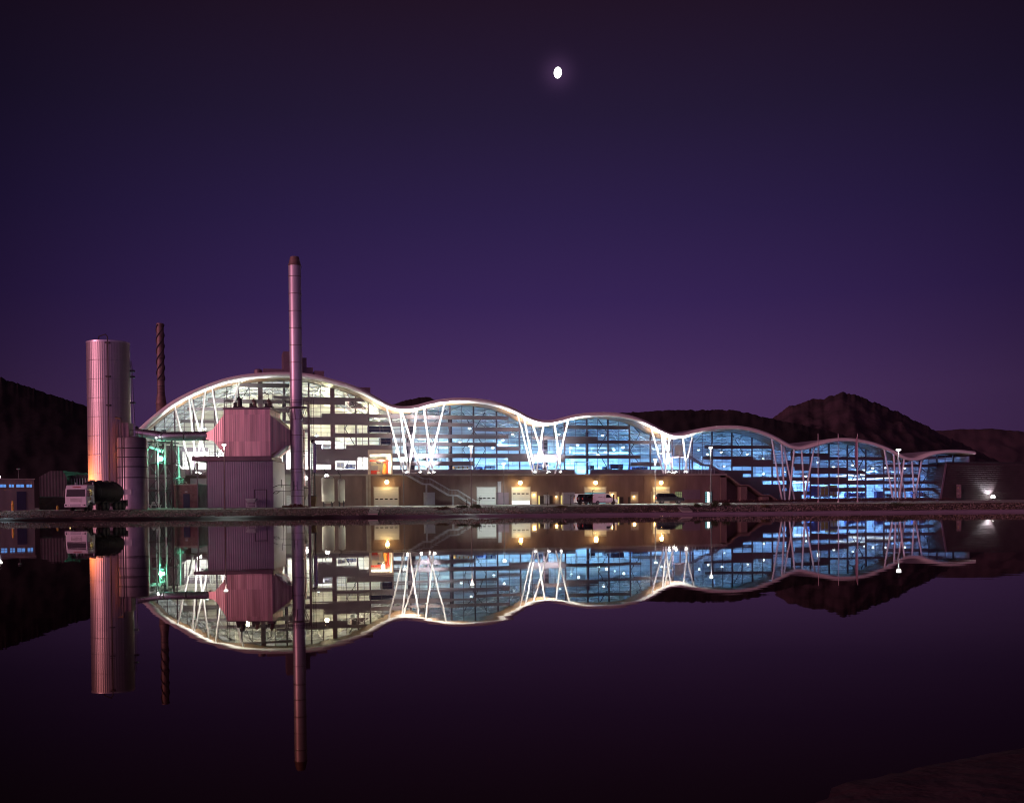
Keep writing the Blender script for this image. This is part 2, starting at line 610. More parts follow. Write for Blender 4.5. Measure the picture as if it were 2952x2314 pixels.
# ------------------------------------------------------------------ ground, bank, road, water
def bank_grid():
    xs = np.concatenate([np.linspace(-900, -90, 14), np.linspace(-80, 80, 321), np.linspace(90, 900, 14)])
    prof = [(104, -1.6), (113.5, -0.9), (115.6, -0.2), (116.6, 0.20), (117.5, 0.27), (119, 0.36), (121, 0.50), (123, 0.66), (125, 0.81), (126.3, 0.91), (127, 0.95), (128.5, gz(128.5))]
    vs, fs = [], []
    for x in xs:
        for (y, z) in prof:
            k = 1.0 if 116 < y < 127 else (0.5 if y <= 116 else 0.12)
            dy = noise.noise(Vector((x * 0.13, y * 0.2, 1.7))) * 0.9 * k + noise.noise(Vector((x * 0.02, 4.0, 2.2))) * 1.2 * (1 if y < 127 else 0)
            dz = (noise.noise(Vector((x * 0.7, y * 0.7, 0))) * 0.09 + noise.noise(Vector((x * 2.1, y * 2.1, 5))) * 0.05) * k
            vs.append((x, y + dy, z + dz))
    n = len(prof)
    for i in range(len(xs) - 1):
        for j in range(n - 1):
            fs.append((i * n + j, (i + 1) * n + j, (i + 1) * n + j + 1, i * n + j + 1))
    m = MB()
    m.add(vs, fs)
    return m


struct(bank_grid().build('bank', M_['earth'], smooth=True))
g = MB()
ys = [127.8, 150, 180, 220, 262, 600, 2000, 9000]
for a, b in zip(ys, ys[1:]):
    wx = 900 if b <= 262 else 9000
    g.add([(-wx, a, gz(a) - 0.012), (wx, a, gz(a) - 0.012), (wx, b, gz(b) - 0.012), (-wx, b, gz(b) - 0.012)], [(0, 1, 2, 3)])
struct(g.build('ground', M_['asphalt']))
g = MB()
for i in range(60):
    x0, x1 = -120 + i * 4, -116 + i * 4
    e0, e1 = 128.3 + noise.noise(Vector((x0 * 0.2, 0, 0))) * 0.5, 128.3 + noise.noise(Vector((x1 * 0.2, 0, 0))) * 0.5
    g.add([(x0, e0, gz(e0) + 0.03), (x1, e1, gz(e1) + 0.03), (x1, 139, gz(139) + 0.03), (x0, 139, gz(139) + 0.03)], [(0, 1, 2, 3)])
struct(g.build('road', M_['road']))
g = MB()
g.add([(-900, -60, 0), (900, -60, 0), (900, 119.5, 0), (-900, 119.5, 0)], [(0, 1, 2, 3)])
struct(g.build('water', M_['water']))

# smooth pond liner showing between the stones and the water
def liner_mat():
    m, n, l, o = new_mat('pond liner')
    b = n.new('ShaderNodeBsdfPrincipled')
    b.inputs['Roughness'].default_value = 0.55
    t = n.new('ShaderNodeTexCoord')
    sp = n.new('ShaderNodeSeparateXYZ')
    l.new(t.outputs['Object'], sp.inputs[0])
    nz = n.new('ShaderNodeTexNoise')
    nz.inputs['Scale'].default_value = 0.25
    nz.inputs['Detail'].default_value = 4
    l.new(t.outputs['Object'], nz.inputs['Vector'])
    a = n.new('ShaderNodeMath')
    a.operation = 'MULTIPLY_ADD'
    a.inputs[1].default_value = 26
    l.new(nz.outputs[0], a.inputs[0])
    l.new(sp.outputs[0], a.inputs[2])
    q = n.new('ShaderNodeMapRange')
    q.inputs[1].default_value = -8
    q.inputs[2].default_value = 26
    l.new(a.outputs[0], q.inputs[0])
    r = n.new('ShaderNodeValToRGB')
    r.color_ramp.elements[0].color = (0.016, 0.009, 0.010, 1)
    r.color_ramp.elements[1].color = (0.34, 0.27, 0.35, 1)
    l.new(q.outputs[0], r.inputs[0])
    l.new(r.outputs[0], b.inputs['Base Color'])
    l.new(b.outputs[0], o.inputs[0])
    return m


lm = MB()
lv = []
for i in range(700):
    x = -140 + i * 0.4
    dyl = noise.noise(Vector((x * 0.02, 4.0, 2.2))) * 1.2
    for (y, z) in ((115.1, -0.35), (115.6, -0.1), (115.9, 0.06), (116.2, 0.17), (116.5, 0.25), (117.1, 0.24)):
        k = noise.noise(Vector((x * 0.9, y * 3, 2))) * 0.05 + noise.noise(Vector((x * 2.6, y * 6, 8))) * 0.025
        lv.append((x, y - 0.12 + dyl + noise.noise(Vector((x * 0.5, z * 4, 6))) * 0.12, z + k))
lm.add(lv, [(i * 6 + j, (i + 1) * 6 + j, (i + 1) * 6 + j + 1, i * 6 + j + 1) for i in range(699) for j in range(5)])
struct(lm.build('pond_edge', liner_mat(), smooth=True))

# stones on the bank: nobody could count them
rs = MB()
rng = random.Random(3)
for i in range(11000):
    x = rng.uniform(-66, 66)
    dens = 0.55 + 0.6 * noise.noise(Vector((x * 0.05, 0, 9)))
    if rng.random() > dens + 0.25:
        continue
    t = rng.random()
    y = 116.9 + t * 10.3
    dyl = noise.noise(Vector((x * 0.02, 4.0, 2.2))) * 1.2
    z = np.interp(y, [116.6, 117.5, 119, 121, 123, 125, 127], [0.2, 0.27, 0.36, 0.5, 0.66, 0.81, 0.95])
    z = float(z)
    r = rng.uniform(0.04, 0.10) * (1.8 if rng.random() < 0.06 else 1)
    y += dyl
    R = [r * rng.uniform(0.7, 1.3) for _ in range(6)]
    ang = rng.uniform(0, PI)
    ca, sa = math.cos(ang), math.sin(ang)
    rs.add([(x + ca * R[0], y + sa * R[0], z), (x - sa * R[1], y + ca * R[1], z), (x - ca * R[2], y - sa * R[2], z), (x + sa * R[3], y - ca * R[3], z),
            (x, y, z + R[4] * 0.8), (x, y, z - R[5] * 0.6)],
           [(0, 1, 4), (1, 2, 4), (2, 3, 4), (3, 0, 4), (1, 0, 5), (2, 1, 5), (3, 2, 5), (0, 3, 5)])
o = rs.build('bank_stones', M_['stone'])
tag(stuff(o), 'loose grey stones scattered over the sloping bank above the water', 'stones')

gt = MB()
for i in range(5200):
    x = rng.uniform(-64, 64)
    if noise.noise(Vector((x * 0.06, 3, 1))) < -0.05:
        continue
    t = rng.random() ** 1.3
    y = 117.2 + t * 9.9 + noise.noise(Vector((x * 0.02, 4.0, 2.2))) * 1.2
    z = float(np.interp(117.2 + t * 9.9, [116.6, 117.5, 119, 121, 123, 125, 127], [0.2, 0.27, 0.36, 0.5, 0.66, 0.81, 0.95])) + 0.01
    h = rng.uniform(0.08, 0.26)
    a = rng.uniform(0, PI)
    wv = 0.03
    lx, ly = rng.uniform(-0.1, 0.1), rng.uniform(-0.1, 0.1)
    gt.add([(x - wv * math.cos(a), y - wv * math.sin(a), z - 0.02), (x + wv * math.cos(a), y + wv * math.sin(a), z - 0.02), (x + lx, y + ly, z + h)], [(0, 1, 2)])
o = gt.build('bank_grass', M_['leafd'])
tag(stuff(o), 'dry grass tufts growing among the stones of the bank', 'grass')

# concrete chutes down the bank
for (x0, x1, xb0, xb1, lab) in ((1948, 1984, 1966, 1996, 'pale concrete chute down the bank in front of the dark parked car'),
                                (1063, 1092, 1060, 1088, 'concrete chute down the bank in front of the leftmost roller door')):
    a0, a1 = at(x0, 1460, 127.4).x, at(x1, 1460, 127.4).x
    b0, b1 = at(xb0, 1478, 117).x, at(xb1, 1478, 117).x
    dyl = noise.noise(Vector((a0 * 0.02, 4.0, 2.2))) * 1.2
    q = MB()
    q.hexa([(b0, 117 + dyl, -0.05), (b1, 117 + dyl, -0.05), (a1, 128.6, 0.75), (a0, 128.6, 0.75), (b0, 117 + dyl, 0.36), (b1, 117 + dyl, 0.36), (a1, 128.6, 1.03), (a0, 128.6, 1.03)])
    tag(q.build('concrete_chute', M_['road']), lab, 'chute', 'chutes down the bank')

# near shore, lower right
m = MB()
nx, ny = 60, 40
pts = []
sh0, sh1 = at(2310, 2314, 3.5), at(2952, 2130, 4.5)
for i in range(nx + 1):
    for j in range(ny + 1):
        x = 0.2 + 7.0 * i / nx
        y = -4 + 11.0 * j / ny
        edge = 3.55 + (x - 0.92) * 0.85 - 0.10 * (x - 0.92) ** 2 + 0.10 * noise.noise(Vector((x * 1.3, 0, 3)))
        d = (edge - y) * 0.16 + min(0.0, (x - 0.85) * 0.8)
        z = -0.25 + 0.25 + d if d < 0 else min(0.30, d * 0.55) + 0.02 * noise.noise(Vector((x * 3, y * 3, 0)))
        z += 0.02 * noise.noise(Vector((x * 1.2, y * 1.2, 7)))
        pts.append((x, y, max(-0.6, z)))
m.add(pts, [(i * (ny + 1) + j, (i + 1) * (ny + 1) + j, (i + 1) * (ny + 1) + j + 1, i * (ny + 1) + j + 1) for i in range(nx) for j in range(ny)])
struct(m.build('near_shore', M_['mud'], smooth=True))


# ------------------------------------------------------------------ hills
def ridge(name, outline, D, depth, material, jag, jfreq, label_struct=True, crag=0.0):
    xs = np.array([p[0] for p in outline], float)
    ysx = np.array([p[1] for p in outline], float)
    n = 420
    X = np.linspace(xs[0], xs[-1], n)
    Yp = np.interp(X, xs, ysx)
    m = MB()
    rows = 40
    vs = []
    for i in range(n):
        c = at(X[i], Yp[i], D)
        jz = jag * (noise.noise(Vector((X[i] * jfreq, 1, 0))) + 0.6 * noise.noise(Vector((X[i] * jfreq * 2.7, 5, 0))) + 0.35 * max(0, noise.noise(Vector((X[i] * jfreq * 7, 2, 0)))))
        vs.append((c.x, c.y + depth * 0.8, -5))
        for k in range(rows + 1):
            t = k / rows
            z = c.z * (1 - t) ** 1.25 - 6 * t + jz * (1 - t) ** 14 + (crag * 0.35 * min(1, t * 6) * (noise.noise(Vector((c.x * 40 / D, t * 9, 21))) + 0.6 * noise.noise(Vector((c.x * 95 / D, t * 22, 33)))) if t < 0.95 else 0)
            y = D - depth * t
            q = 1 if 0 < k else 0
            y += q * crag * (noise.noise(Vector((c.x * 14 / D, z * 12 / D, 3 + y * 5 / D))) + 0.6 * noise.noise(Vector((c.x * 45 / D, z * 30 / D, 8))) + 0.35 * noise.noise(Vector((c.x * 120 / D, z * 90 / D, 5))))
            vs.append((c.x * (y / D), y, z))
    R = rows + 2
    m.add(vs, [(i * R + k, (i + 1) * R + k, (i + 1) * R + k + 1, i * R + k + 1) for i in range(n - 1) for k in range(R - 1)])
    return struct(m.build(name, material, smooth=True))


ridge('hill', [(-900, 900), (-300, 1000), (0, 1088), (30, 1099), (60, 1108), (100, 1121), (140, 1135), (180, 1148), (250, 1170), (330, 1200), (450, 1255), (600, 1330), (760, 1400)], 560, 220, M_['hill'], 0.9, 0.07, crag=2)
ridge('hill', [(1000, 1300), (1100, 1172), (1142, 1163), (1170, 1153), (1205, 1147), (1228, 1143), (1238, 1145), (1262, 1158), (1330, 1200), (1450, 1300)], 900, 200, M_['hill'], 0.8, 0.06, crag=8)
ridge('hill', [(1400, 1330), (1600, 1230), (1720, 1198), (1790, 1190), (1840, 1187.6), (1880, 1185), (1920, 1182), (1960, 1181.5), (2000, 1182.7), (2050, 1181.5), (2090, 1181), (2120, 1183),
              (2150, 1189), (2190, 1199), (2226, 1207), (2300, 1222), (2400, 1245), (2550, 1290), (2700, 1340), (2900, 1400)], 1300, 420, M_['hill'], 1.6, 0.06, crag=14)
ridge('mountain', [(2050, 1320), (2150, 1260), (2226, 1206), (2260, 1181), (2276, 1170), (2310, 1163), (2326, 1155), (2340, 1149.6), (2375, 1150.5), (2400, 1140), (2415, 1134), (2430, 1131.5), (2460, 1136),
                   (2500, 1151), (2547, 1170), (2594, 1190), (2640, 1213), (2676, 1230), (2699, 1243), (2734, 1262), (2793, 1287), (2900, 1340), (3000, 1390)], 2400, 900, M_['mount'], 4.0, 0.05, crag=42)
ridge('mountain', [(2500, 1330), (2620, 1262), (2699, 1241), (2750, 1238), (2800, 1237), (2850, 1235), (2900, 1239), (2952, 1244), (3100, 1252), (3400, 1262), (3900, 1300)], 4200, 1200, M_['far'], 4, 0.02, crag=40)
ridge('hill', [(-900, 1400), (300, 1395), (1200, 1395), (2300, 1400), (3900, 1400)], 5200, 600, M_['far'], 4, 0.02)

# ------------------------------------------------------------------ moon
mo = MB()
mo.lathe([(0.001, -1)] + [(math.cos(a), math.sin(a)) for a in np.linspace(-PI / 2 + 0.2, PI / 2 - 0.2, 11)] + [(0.001, 1)], 24)
mo_ = mo.build('moon', M_['e_moon'], smooth=True)
pm = at(MOONPX[0], MOONPX[1], 7000)
sc1 = pm.length / F * 0.96
mo_.location = pm
mo_.scale = (11 * sc1, 11 * sc1, 15.5 * sc1)
mo_.rotation_euler = (0, math.radians(5), 0)
tag(mo_, 'small bright gibbous moon high in the dark sky', 'moon')

# ------------------------------------------------------------------ the glass hall: local frame s (along), d (inwards), z
TA = 0.26
ALPHA = math.atan(TA)
O_ = Vector((0, 219, 0))
es = Vector((math.cos(ALPHA), math.sin(ALPHA), 0))
en = Vector((-math.sin(ALPHA), math.cos(ALPHA), 0))


def fs(x, y, d=0.0):
    r = ray(x, y)
    lam = (d + en.dot(O_ - CAM)) / en.dot(r)
    p = CAM + r * lam - O_
    return (p.dot(es), p.z)


def wpt(s, d, z):
    return O_ + es * s + en * d + Vector((0, 0, z))


def gzf(s, d):
    return gz(wpt(s, d, 0).y)


hall = thing('glass_hall', 'long glass factory hall with a wave shaped white roof, lit from inside', 'building', O_, ALPHA)

top = [(330, 1300), (350, 1280), (380, 1251), (406, 1226.8), (430, 1205), (455.6, 1184), (487.8, 1159.5), (525.9, 1137.6), (575.6, 1114.7), (634, 1093), (692.7, 1079.6), (751, 1073), (810, 1071),
       (868, 1073), (927, 1082), (952.7, 1089.5), (1005, 1104), (1058, 1126), (1097.6, 1148.8), (1124, 1162), (1142, 1168), (1171, 1169.9), (1197.7, 1166.7), (1229, 1158),
       (1268.8, 1149.6), (1323, 1145), (1370, 1146.8), (1417, 1153), (1464, 1167), (1499, 1182), (1522.5, 1196), (1546, 1205.4), (1576, 1210.5), (1604.5, 1207.7), (1632.5, 1199.5),
       (1674.7, 1190.6), (1735, 1186.7), (1791.8, 1190), (1837.7, 1201), (1872, 1215), (1906.5, 1233.8), (1929.5, 1245), (1957, 1249), (1980, 1246.8), (2009.8, 1237), (2055.7, 1228), (2104, 1225),
       (2146.8, 1227.6), (2182, 1234.7), (2217, 1246.4), (2252, 1262.8), (2280, 1279), (2299, 1284.5), (2318, 1285), (2346, 1278), (2369, 1271), (2404.5, 1262.8), (2446.6, 1261), (2486, 1265),
       (2533, 1276.5), (2570, 1291), (2593.7, 1302.6), (2617, 1315), (2636, 1317.8), (2654.6, 1316), (2675.6, 1307), (2710.8, 1298), (2746, 1295), (2781, 1296), (2814, 1300)]
DR = -6.0
cs = np.array([fs(x, y, DR) for x, y in top])
NS = 420
S = np.linspace(cs[0, 0], cs[-1, 0], NS)


def catmull(xs, ys, q):
    mth = np.gradient(ys, xs)
    i = np.clip(np.searchsorted(xs, q) - 1, 0, len(xs) - 2)
    h = xs[i + 1] - xs[i]
    t = (q - xs[i]) / h
    return (2 * t**3 - 3 * t**2 + 1) * ys[i] + (t**3 - 2 * t**2 + t) * h * mth[i] + (-2 * t**3 + 3 * t**2) * ys[i + 1] + (t**3 - t**2) * h * mth[i + 1]


Zc = catmull(cs[:, 0], cs[:, 1], S)
ker = np.hanning(9)
ker /= ker.sum()
Zp = np.pad(Zc, 4, mode='reflect', reflect_type='odd')
Zc = np.convolve(Zp, ker, 'valid')
TH = np.interp(S, [S[0], S[-1]], [1.06, 0.76])
nrm = np.stack([-np.gradient(Zc, S), np.ones(NS)], 1)
nrm /= np.linalg.norm(nrm, axis=1)[:, None]


def zroof(s):
    return float(np.interp(s, S, Zc))


def zunder(s):
    return float(np.interp(s, S, Zc - TH / nrm[:, 1]))


def sweep(prof, closed, name, material, i0=0, i1=NS, step=1, parent=hall):
    """profile of (d, h): h in units of the edge thickness below the top line"""
    m = MB()
    idx = list(range(i0, i1, step))
    vs = []
    for i in idx:
        for (d, h) in prof:
            vs.append((S[i] + nrm[i, 0] * h * TH[i], d, Zc[i] + nrm[i, 1] * h * TH[i]))
    n = len(prof)
    fcs = []
    for k in range(len(idx) - 1):
        for j in range(n if closed else n - 1):
            j2 = (j + 1) % n
            fcs.append((k * n + j, (k + 1) * n + j, (k + 1) * n + j2, k * n + j2))
    if closed:
        fcs.append(tuple(range(n)))
        fcs.append(tuple((len(idx) - 1) * n + j for j in range(n))[::-1])
    m.add(vs, fcs)
    return m.build(name, material, parent, smooth=True)


arc = [(-6.0, -0.40)] + [(-5.55 + 0.50 * math.cos(a) * -1, -0.62 + 0.40 * math.sin(a)) for a in np.linspace(0.35, -1.35, 9)]
sweep([(-4.0, -0.02), (-5.55, -0.02)] + arc + [(-5.2, -0.98), (-4.0, -0.85)], True, 'fascia', M_['white'])
sweep([(-4.0, 0.0), (44, 0.0), (44, -0.5), (-4.0, -0.5)], True, 'roof', M_['roof'])
sweep([(-5.15, -0.985), (-0.2, -1.02), (-0.2, -0.96), (-5.15, -0.95)], True, 'soffit', M_['soffit'])
sweep([(0.3, -1.05), (43.5, -1.05), (43.5, -0.9), (0.3, -0.9)], True, 'ceiling', M_['ceil'], 10, NS - 34)

ZD = fs(1500, 1366, -7)[1]            # deck level on the podium
ZP = fs(1500, 1353, 0)[1]             # sill of the glass above the deck
ROW = 0.776
sL, sR = fs(447, 1300)[0], fs(2703, 1437)[0]
sStep = fs(2110, 1400)[0]


def zbase(s):
    return ZP if s < sStep else gzf(s, 0) + 0.45


def curved_panel(m, s0, s1, z0, z1, d0, d1, clip=True):
    """slab between s0..s1 and z0..z1, cut by the underside of the roof"""
    n = max(1, int((s1 - s0) / 0.8))
    ss = np.linspace(s0, s1, n + 1)
    tops = [min(z1, zunder(q) - 0.03) if clip else z1 for q in ss]
    for k in range(n):
        a, b = tops[k], tops[k + 1]
        if max(a, b) <= z0 + 0.03:
            continue
        a, b = max(a, z0 + 0.01), max(b, z0 + 0.01)
        m.hexa([(ss[k], d0, z0), (ss[k + 1], d0, z0), (ss[k + 1], d1, z0), (ss[k], d1, z0), (ss[k], d0, a), (ss[k + 1], d0, b), (ss[k + 1], d1, b), (ss[k], d1, a)])
    return m


def curved_sheet(m, s0, s1, z0, d, z1=999):
    n = max(1, int((s1 - s0) / 0.8))
    ss = np.linspace(s0, s1, n + 1)
    top_ = [max(z0 + 0.01, min(z1, zunder(q) - 0.03)) for q in ss]
    vs = [(q, d, z0) for q in ss] + [(q, d, t) for q, t in zip(ss, top_)]
    m.add(vs, [(k, k + 1, k + 1 + n + 1, k + n + 1) for k in range(n)])
    return m


thick = [447, 505, 560, 620, 690, 752.7, 821, 892, 960, 1027, 1063, 1129, 1180, 1231, 1298, 1366, 1432, 1498, 1566, 1628, 1692, 1753, 1815, 1875, 1938, 1996, 2053, 2110, 2168, 2226,
         2282, 2336, 2390, 2443, 2496, 2548, 2600, 2651, 2701, 2748]
for k in range(len(thick) - 1):
    s0, s1 = fs(thick[k], 1300)[0], fs(thick[k + 1], 1300)[0]
    z0 = min(zbase(s0 + 0.1), zbase(s1 - 0.1))
    if thick[k] == 2701:
        z0 = fs(2725, 1336)[1]
    if thick[k] == 1063:
        z0 = fs(1096, 1297)[1]
    if zunder((s0 + s1) / 2) < z0 + 0.3:
        continue
    m = MB()
    curved_sheet(m, s0, s1, z0, 0.05)
    wdw = m.build('window', M_['glass'], hall)
    fm = MB()
    mids = [(s0 + s1) / 2]
    if thick[k] in (1063,):
        mids = [(s0 + s1) / 2]
    for sm in mids:
        zt = zunder(sm) - 0.05
        if zt > z0 + 0.2:
            fm.box(sm - 0.05, sm + 0.05, -0.035, 0.03, z0, zt)
    z = ZP + ROW if z0 > ZP - 1 else ZP + ROW - 9 * ROW
    if z0 < ZP - 1:
        while z < z0 + 0.2:
            z += ROW
    else:
        while z < z0 + 0.2:
            z += ROW
    while z < max(zunder(s0), zunder(s1)):
        a, b = s0, s1
        # clip the transom by the curve
        ss = [q for q in np.linspace(a, b, 12) if zunder(q) > z + 0.08]
        if len(ss) > 1:
            fm.box(ss[0], ss[-1], -0.03, 0.025, z - 0.032, z + 0.032)
        z += ROW
    if fm.v:
        fm.build('window_frame', M_['mullion'], wdw)
for x in thick:
    s0 = fs(x, 1300)[0]
    z0 = min(zbase(s0 - 0.2), zbase(s0 + 0.2))
    if zunder(s0) < z0 + 0.4:
        continue
    wdt = 0.13 if x not in (752.7, 960) else 0.42
    m = MB()
    m.box(s0 - wdt, s0 + wdt, -0.06, 0.22, z0, zunder(s0) - 0.04)
    m.build('window_post', M_['post'] if wdt < 0.3 else M_['beam'], hall)

bands = [
    (690, 834, 1105, 1117), (788, 868, 1141, 1151), (600, 868, 1151, 1163), (869, 994, 1144.5, 1166.5), (994, 1075, 1147, 1157.5),
    (540, 648, 1174, 1183), (790, 868, 1176, 1189), (520, 648, 1210, 1219), (795, 868, 1212, 1222), (500, 600, 1290, 1302),
    (868, 927, 1201.6, 1224), (927, 1061.6, 1191.5, 1225), (1061.6, 1129, 1193.5, 1204), (1061.6, 1129, 1215.6, 1226),
    (868, 893, 1236, 1247), (893, 960, 1259, 1270.5), (960, 1129, 1249, 1261),
    (905, 928, 1282, 1293.5), (905, 1031, 1293.5, 1328), (996, 1063, 1283.5, 1293.4), (1031, 1063, 1293.4, 1318), (1063, 1129, 1283.5, 1297), (905, 966, 1328.1, 1339),
    (1129, 1160, 1194, 1206), (1129, 1160, 1216.6, 1229), (1129, 1160, 1251, 1262),
    (1160, 1465, 1197.5, 1209), (1129.2, 1298, 1216.7, 1229), (1298, 1366, 1219, 1230), (1366, 1498, 1231.6, 1243), (1160, 1465, 1252.5, 1263.5), (1129.2, 1432, 1275, 1286), (1432, 1499, 1288, 1298.6),
    (1129.2, 1628, 1308, 1320), (1466, 1628, 1320.1, 1331), (1129.2, 1368, 1330, 1340.8),
    (1534, 1628, 1257, 1268),
    (1628, 1815, 1226.5, 1237), (1628, 1722, 1258, 1279), (1722, 1938, 1269.5, 1279.5), (1628.2, 1846, 1312, 1322), (1818, 1905, 1333, 1344),
    (2030, 2226, 1284, 1293), (2026, 2111, 1315, 1324), (2111, 2170, 1315, 1345), (2170, 2227, 1325, 1345), (2227, 2290, 1336, 1345),
    (1906, 1938, 1300, 1306),
    (2060, 2141, 1355, 1449), (2141, 2170, 1355, 1366), (2141, 2170, 1375, 1449), (2170, 2198, 1375, 1449), (2198, 2227, 1375, 1386), (2198, 2227, 1396, 1449),
    (2227, 2278, 1375, 1386), (2227, 2254, 1396, 1449), (2254, 2278, 1396, 1406), (2254, 2278, 1415, 1449),
    (2278, 2363, 1306, 1316), (2363, 2390, 1306, 1326), (2390, 2548, 1317, 1326), (2290, 2336, 1336, 1356), (2336, 2444, 1347, 1366), (2444, 2496, 1356, 1366), (2497, 2548, 1366, 1376),
    (2336, 2444, 1376, 1396), (2278, 2336, 1376, 1385), (2444, 2497, 1385, 1396), (2497, 2548, 1385, 1396), (2390, 2497, 1406, 1415.5),
    (2278, 2310, 1415, 1449), (2310, 2336, 1415, 1426), (2310, 2336, 1435, 1449), (2336, 2701, 1434, 1449),
    (2548, 2715, 1338, 1346), (2548, 2651, 1366, 1376), (2548, 2701, 1386, 1395), (2548, 2704, 1405.6, 1414.5),
]
for i, (x0, x1, y0, y1) in enumerate(bands):
    xm, ym = (x0 + x1) / 2, (y0 + y1) / 2
    s0, s1 = fs(x0, ym)[0], fs(x1, ym)[0]
    z0, z1 = fs(xm, y1)[1], fs(xm, y0)[1]
    m = MB()
    curved_panel(m, s0, s1, z0, z1, -0.16 - 0.004 * (i % 9), -0.07)
    if m.v:
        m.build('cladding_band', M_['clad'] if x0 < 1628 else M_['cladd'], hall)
# sill band above the deck
for (x0, x1) in ((500, 905), (905, 1063), (1129, 1366), (1366, 1628), (1628, 1702), (1702, 1900), (1900, 2060)):
    s0, s1 = fs(x0, 1360)[0], fs(x1, 1360)[0]
    if x0 == 1628:
        s1 = fs(1658, 1360)[0]
    m = MB()
    m.box(s0 + 0.01, s1 - 0.01, -0.14, 0.0, ZD + 0.01, ZP)
    m.build('sill_band', M_['clad'], hall)

# slanted columns: foot -> top, in photo pixels
cols = [((552, 1361), (502.4, 1175.6)), ((568, 1359), (544.9, 1158)), ((605, 1361), (550.7, 1153.7)), ((567, 1359), (591.7, 1134.6)), ((651.7, 1361), (612, 1126)), ((617, 1361), (692.7, 1099.5)),
        ((1163.4, 1360), (1113, 1166)), ((1177, 1361), (1153, 1183)), ((1214, 1361), (1158, 1183)), ((1179, 1361), (1201, 1180)), ((1248, 1361), (1221.5, 1172)), ((1233, 1363), (1282, 1161)),
        ((1535.6, 1364), (1491.6, 1193)), ((1542.5, 1364), (1510, 1201)), ((1580, 1365), (1533, 1213)), ((1546.7, 1365), (1566.6, 1225)), ((1617.6, 1364), (1599, 1220)), ((1600, 1365), (1639, 1208)),
        ((1912, 1364), (1875.5, 1233)), ((1919, 1365), (1907, 1252)), ((1939.6, 1365), (1912.7, 1256)), ((1917.5, 1365), (1931, 1262)), ((1981, 1365), (1968.5, 1262)), ((1972, 1365), (1998, 1250)),
        ((2254.8, 1441), (2224, 1266)), ((2262.4, 1442), (2252.5, 1282)), ((2291, 1442), (2257.8, 1284)), ((2275, 1443.6), (2289.8, 1294)), ((2320, 1442), (2310.8, 1294)), ((2319, 1442), (2348, 1285)),
        ((2575, 1440), (2548.7, 1299)), ((2582.4, 1441), (2576.8, 1316)), ((2611, 1441), (2587.8, 1321)), ((2592.5, 1440), (2607, 1326)), ((2636, 1440), (2628.8, 1327)), ((2636.5, 1440), (2658, 1330))]
for i, (f0, t0) in enumerate(cols):
    dd = -5.4 + 0.25 * (i % 3)
    a = fs(f0[0], f0[1], dd)
    b = fs(t0[0], t0[1], dd)
    zf = ZD if f0[1] < 1400 else gzf(a[0], dd)
    zt = min(b[1] + 0.6, zunder(b[0]) + 0.25)
    m = MB()
    m.tube((a[0], dd, zf + 0.25), (b[0], dd, zt), 0.16 if i < 24 else 0.18, 0.16, 10)
    m.tube((a[0], dd, zf), (a[0], dd, zf + 0.28), 0.09, 0.09, 8)
    m.box(a[0] - 0.22, a[0] + 0.22, dd - 0.2, dd + 0.2, zf, zf + 0.05)
    m.build('slanted_column', M_['white'], hall, smooth=True)

# interior: floor, back wall, end walls, trusses, purlins, columns
DB = 24.0
m = MB()
m.box(fs(447, 1300)[0], sStep, 0.25, DB, ZD - 0.2, ZD + 0.05)
m.build('floor_slab', M_['floor'], hall)
m = MB()
m.box(sStep + 0.05, sR + 6, 0.25, DB, gzf(sR, 0) - 0.1, gzf(sR, 0) + 0.25)
m.build('floor_slab', M_['floor'], hall)
sm1 = fs(1140, 1300)[0]
m = MB()
curved_panel(m, sL - 3, sm1, ZD + 0.06, 99, DB, DB + 0.3)
m.build('back_wall', M_['inwallw'], hall)
m = MB()
curved_panel(m, sm1 + 0.01, sR + 8, gz(220) + 0.1, 99, DB, DB + 0.3)
m.build('back_wall', M_['inwall'], hall)
m = MB()
curved_panel(m, sL - 3.4, sL - 3.1, ZD + 0.06, 99, -0.1, DB)
m.build('end_wall', M_['inwall'], hall)
m = MB()
curved_panel(m, sR + 8, sR + 8.3, gz(230), 99, 0.3, DB)
m.build('end_wall', M_['inwall'], hall)
for d in (4.0, 13.0):
    m = MB()
    step = 4.2
    ss = np.arange(sL, sR + 4, step)
    for k in range(len(ss) - 1):
        a, b = ss[k], ss[k + 1]
        za, zb = zunder(a) - 0.35, zunder(b) - 0.35
        ml = (a + b) / 2
        zl = zunder(ml) - 2.0
        zl0 = zunder(a - step / 2) - 2.0
        m.bar((a, d, za), (b, d, zb), 0.11)
        m.bar((a - step / 2, d, zl0), (ml, d, zl), 0.11)
        m.bar((a, d, za), (ml, d, zl), 0.11)
        m.bar((ml, d, zl), (b, d, zb), 0.11)
    m.build('roof_truss', M_['truss'], hall)
for k, a in enumerate(np.arange(sL + 3, sR, 5.4)):
    m = MB()
    z = zunder(a) - 0.30
    m.bar((a, 0.4, z), (a, DB, z), 0.16)
    if k % 2 == 0:
        z2 = z - 1.75
        m.bar((a, 3, z2), (a + 2.5, 8.5, zunder(a + 2.5) - 2.1), 0.10)
        m.bar((a + 4, 3, zunder(a + 4) - 2.05), (a + 1.2, 8.5, zunder(a + 1.2) - 2.1), 0.10)
        m.bar((a, 8.5, z2), (a + 2.5, 14, zunder(a + 2.5) - 2.1), 0.10)
    m.build('roof_purlin', M_['truss'], hall)
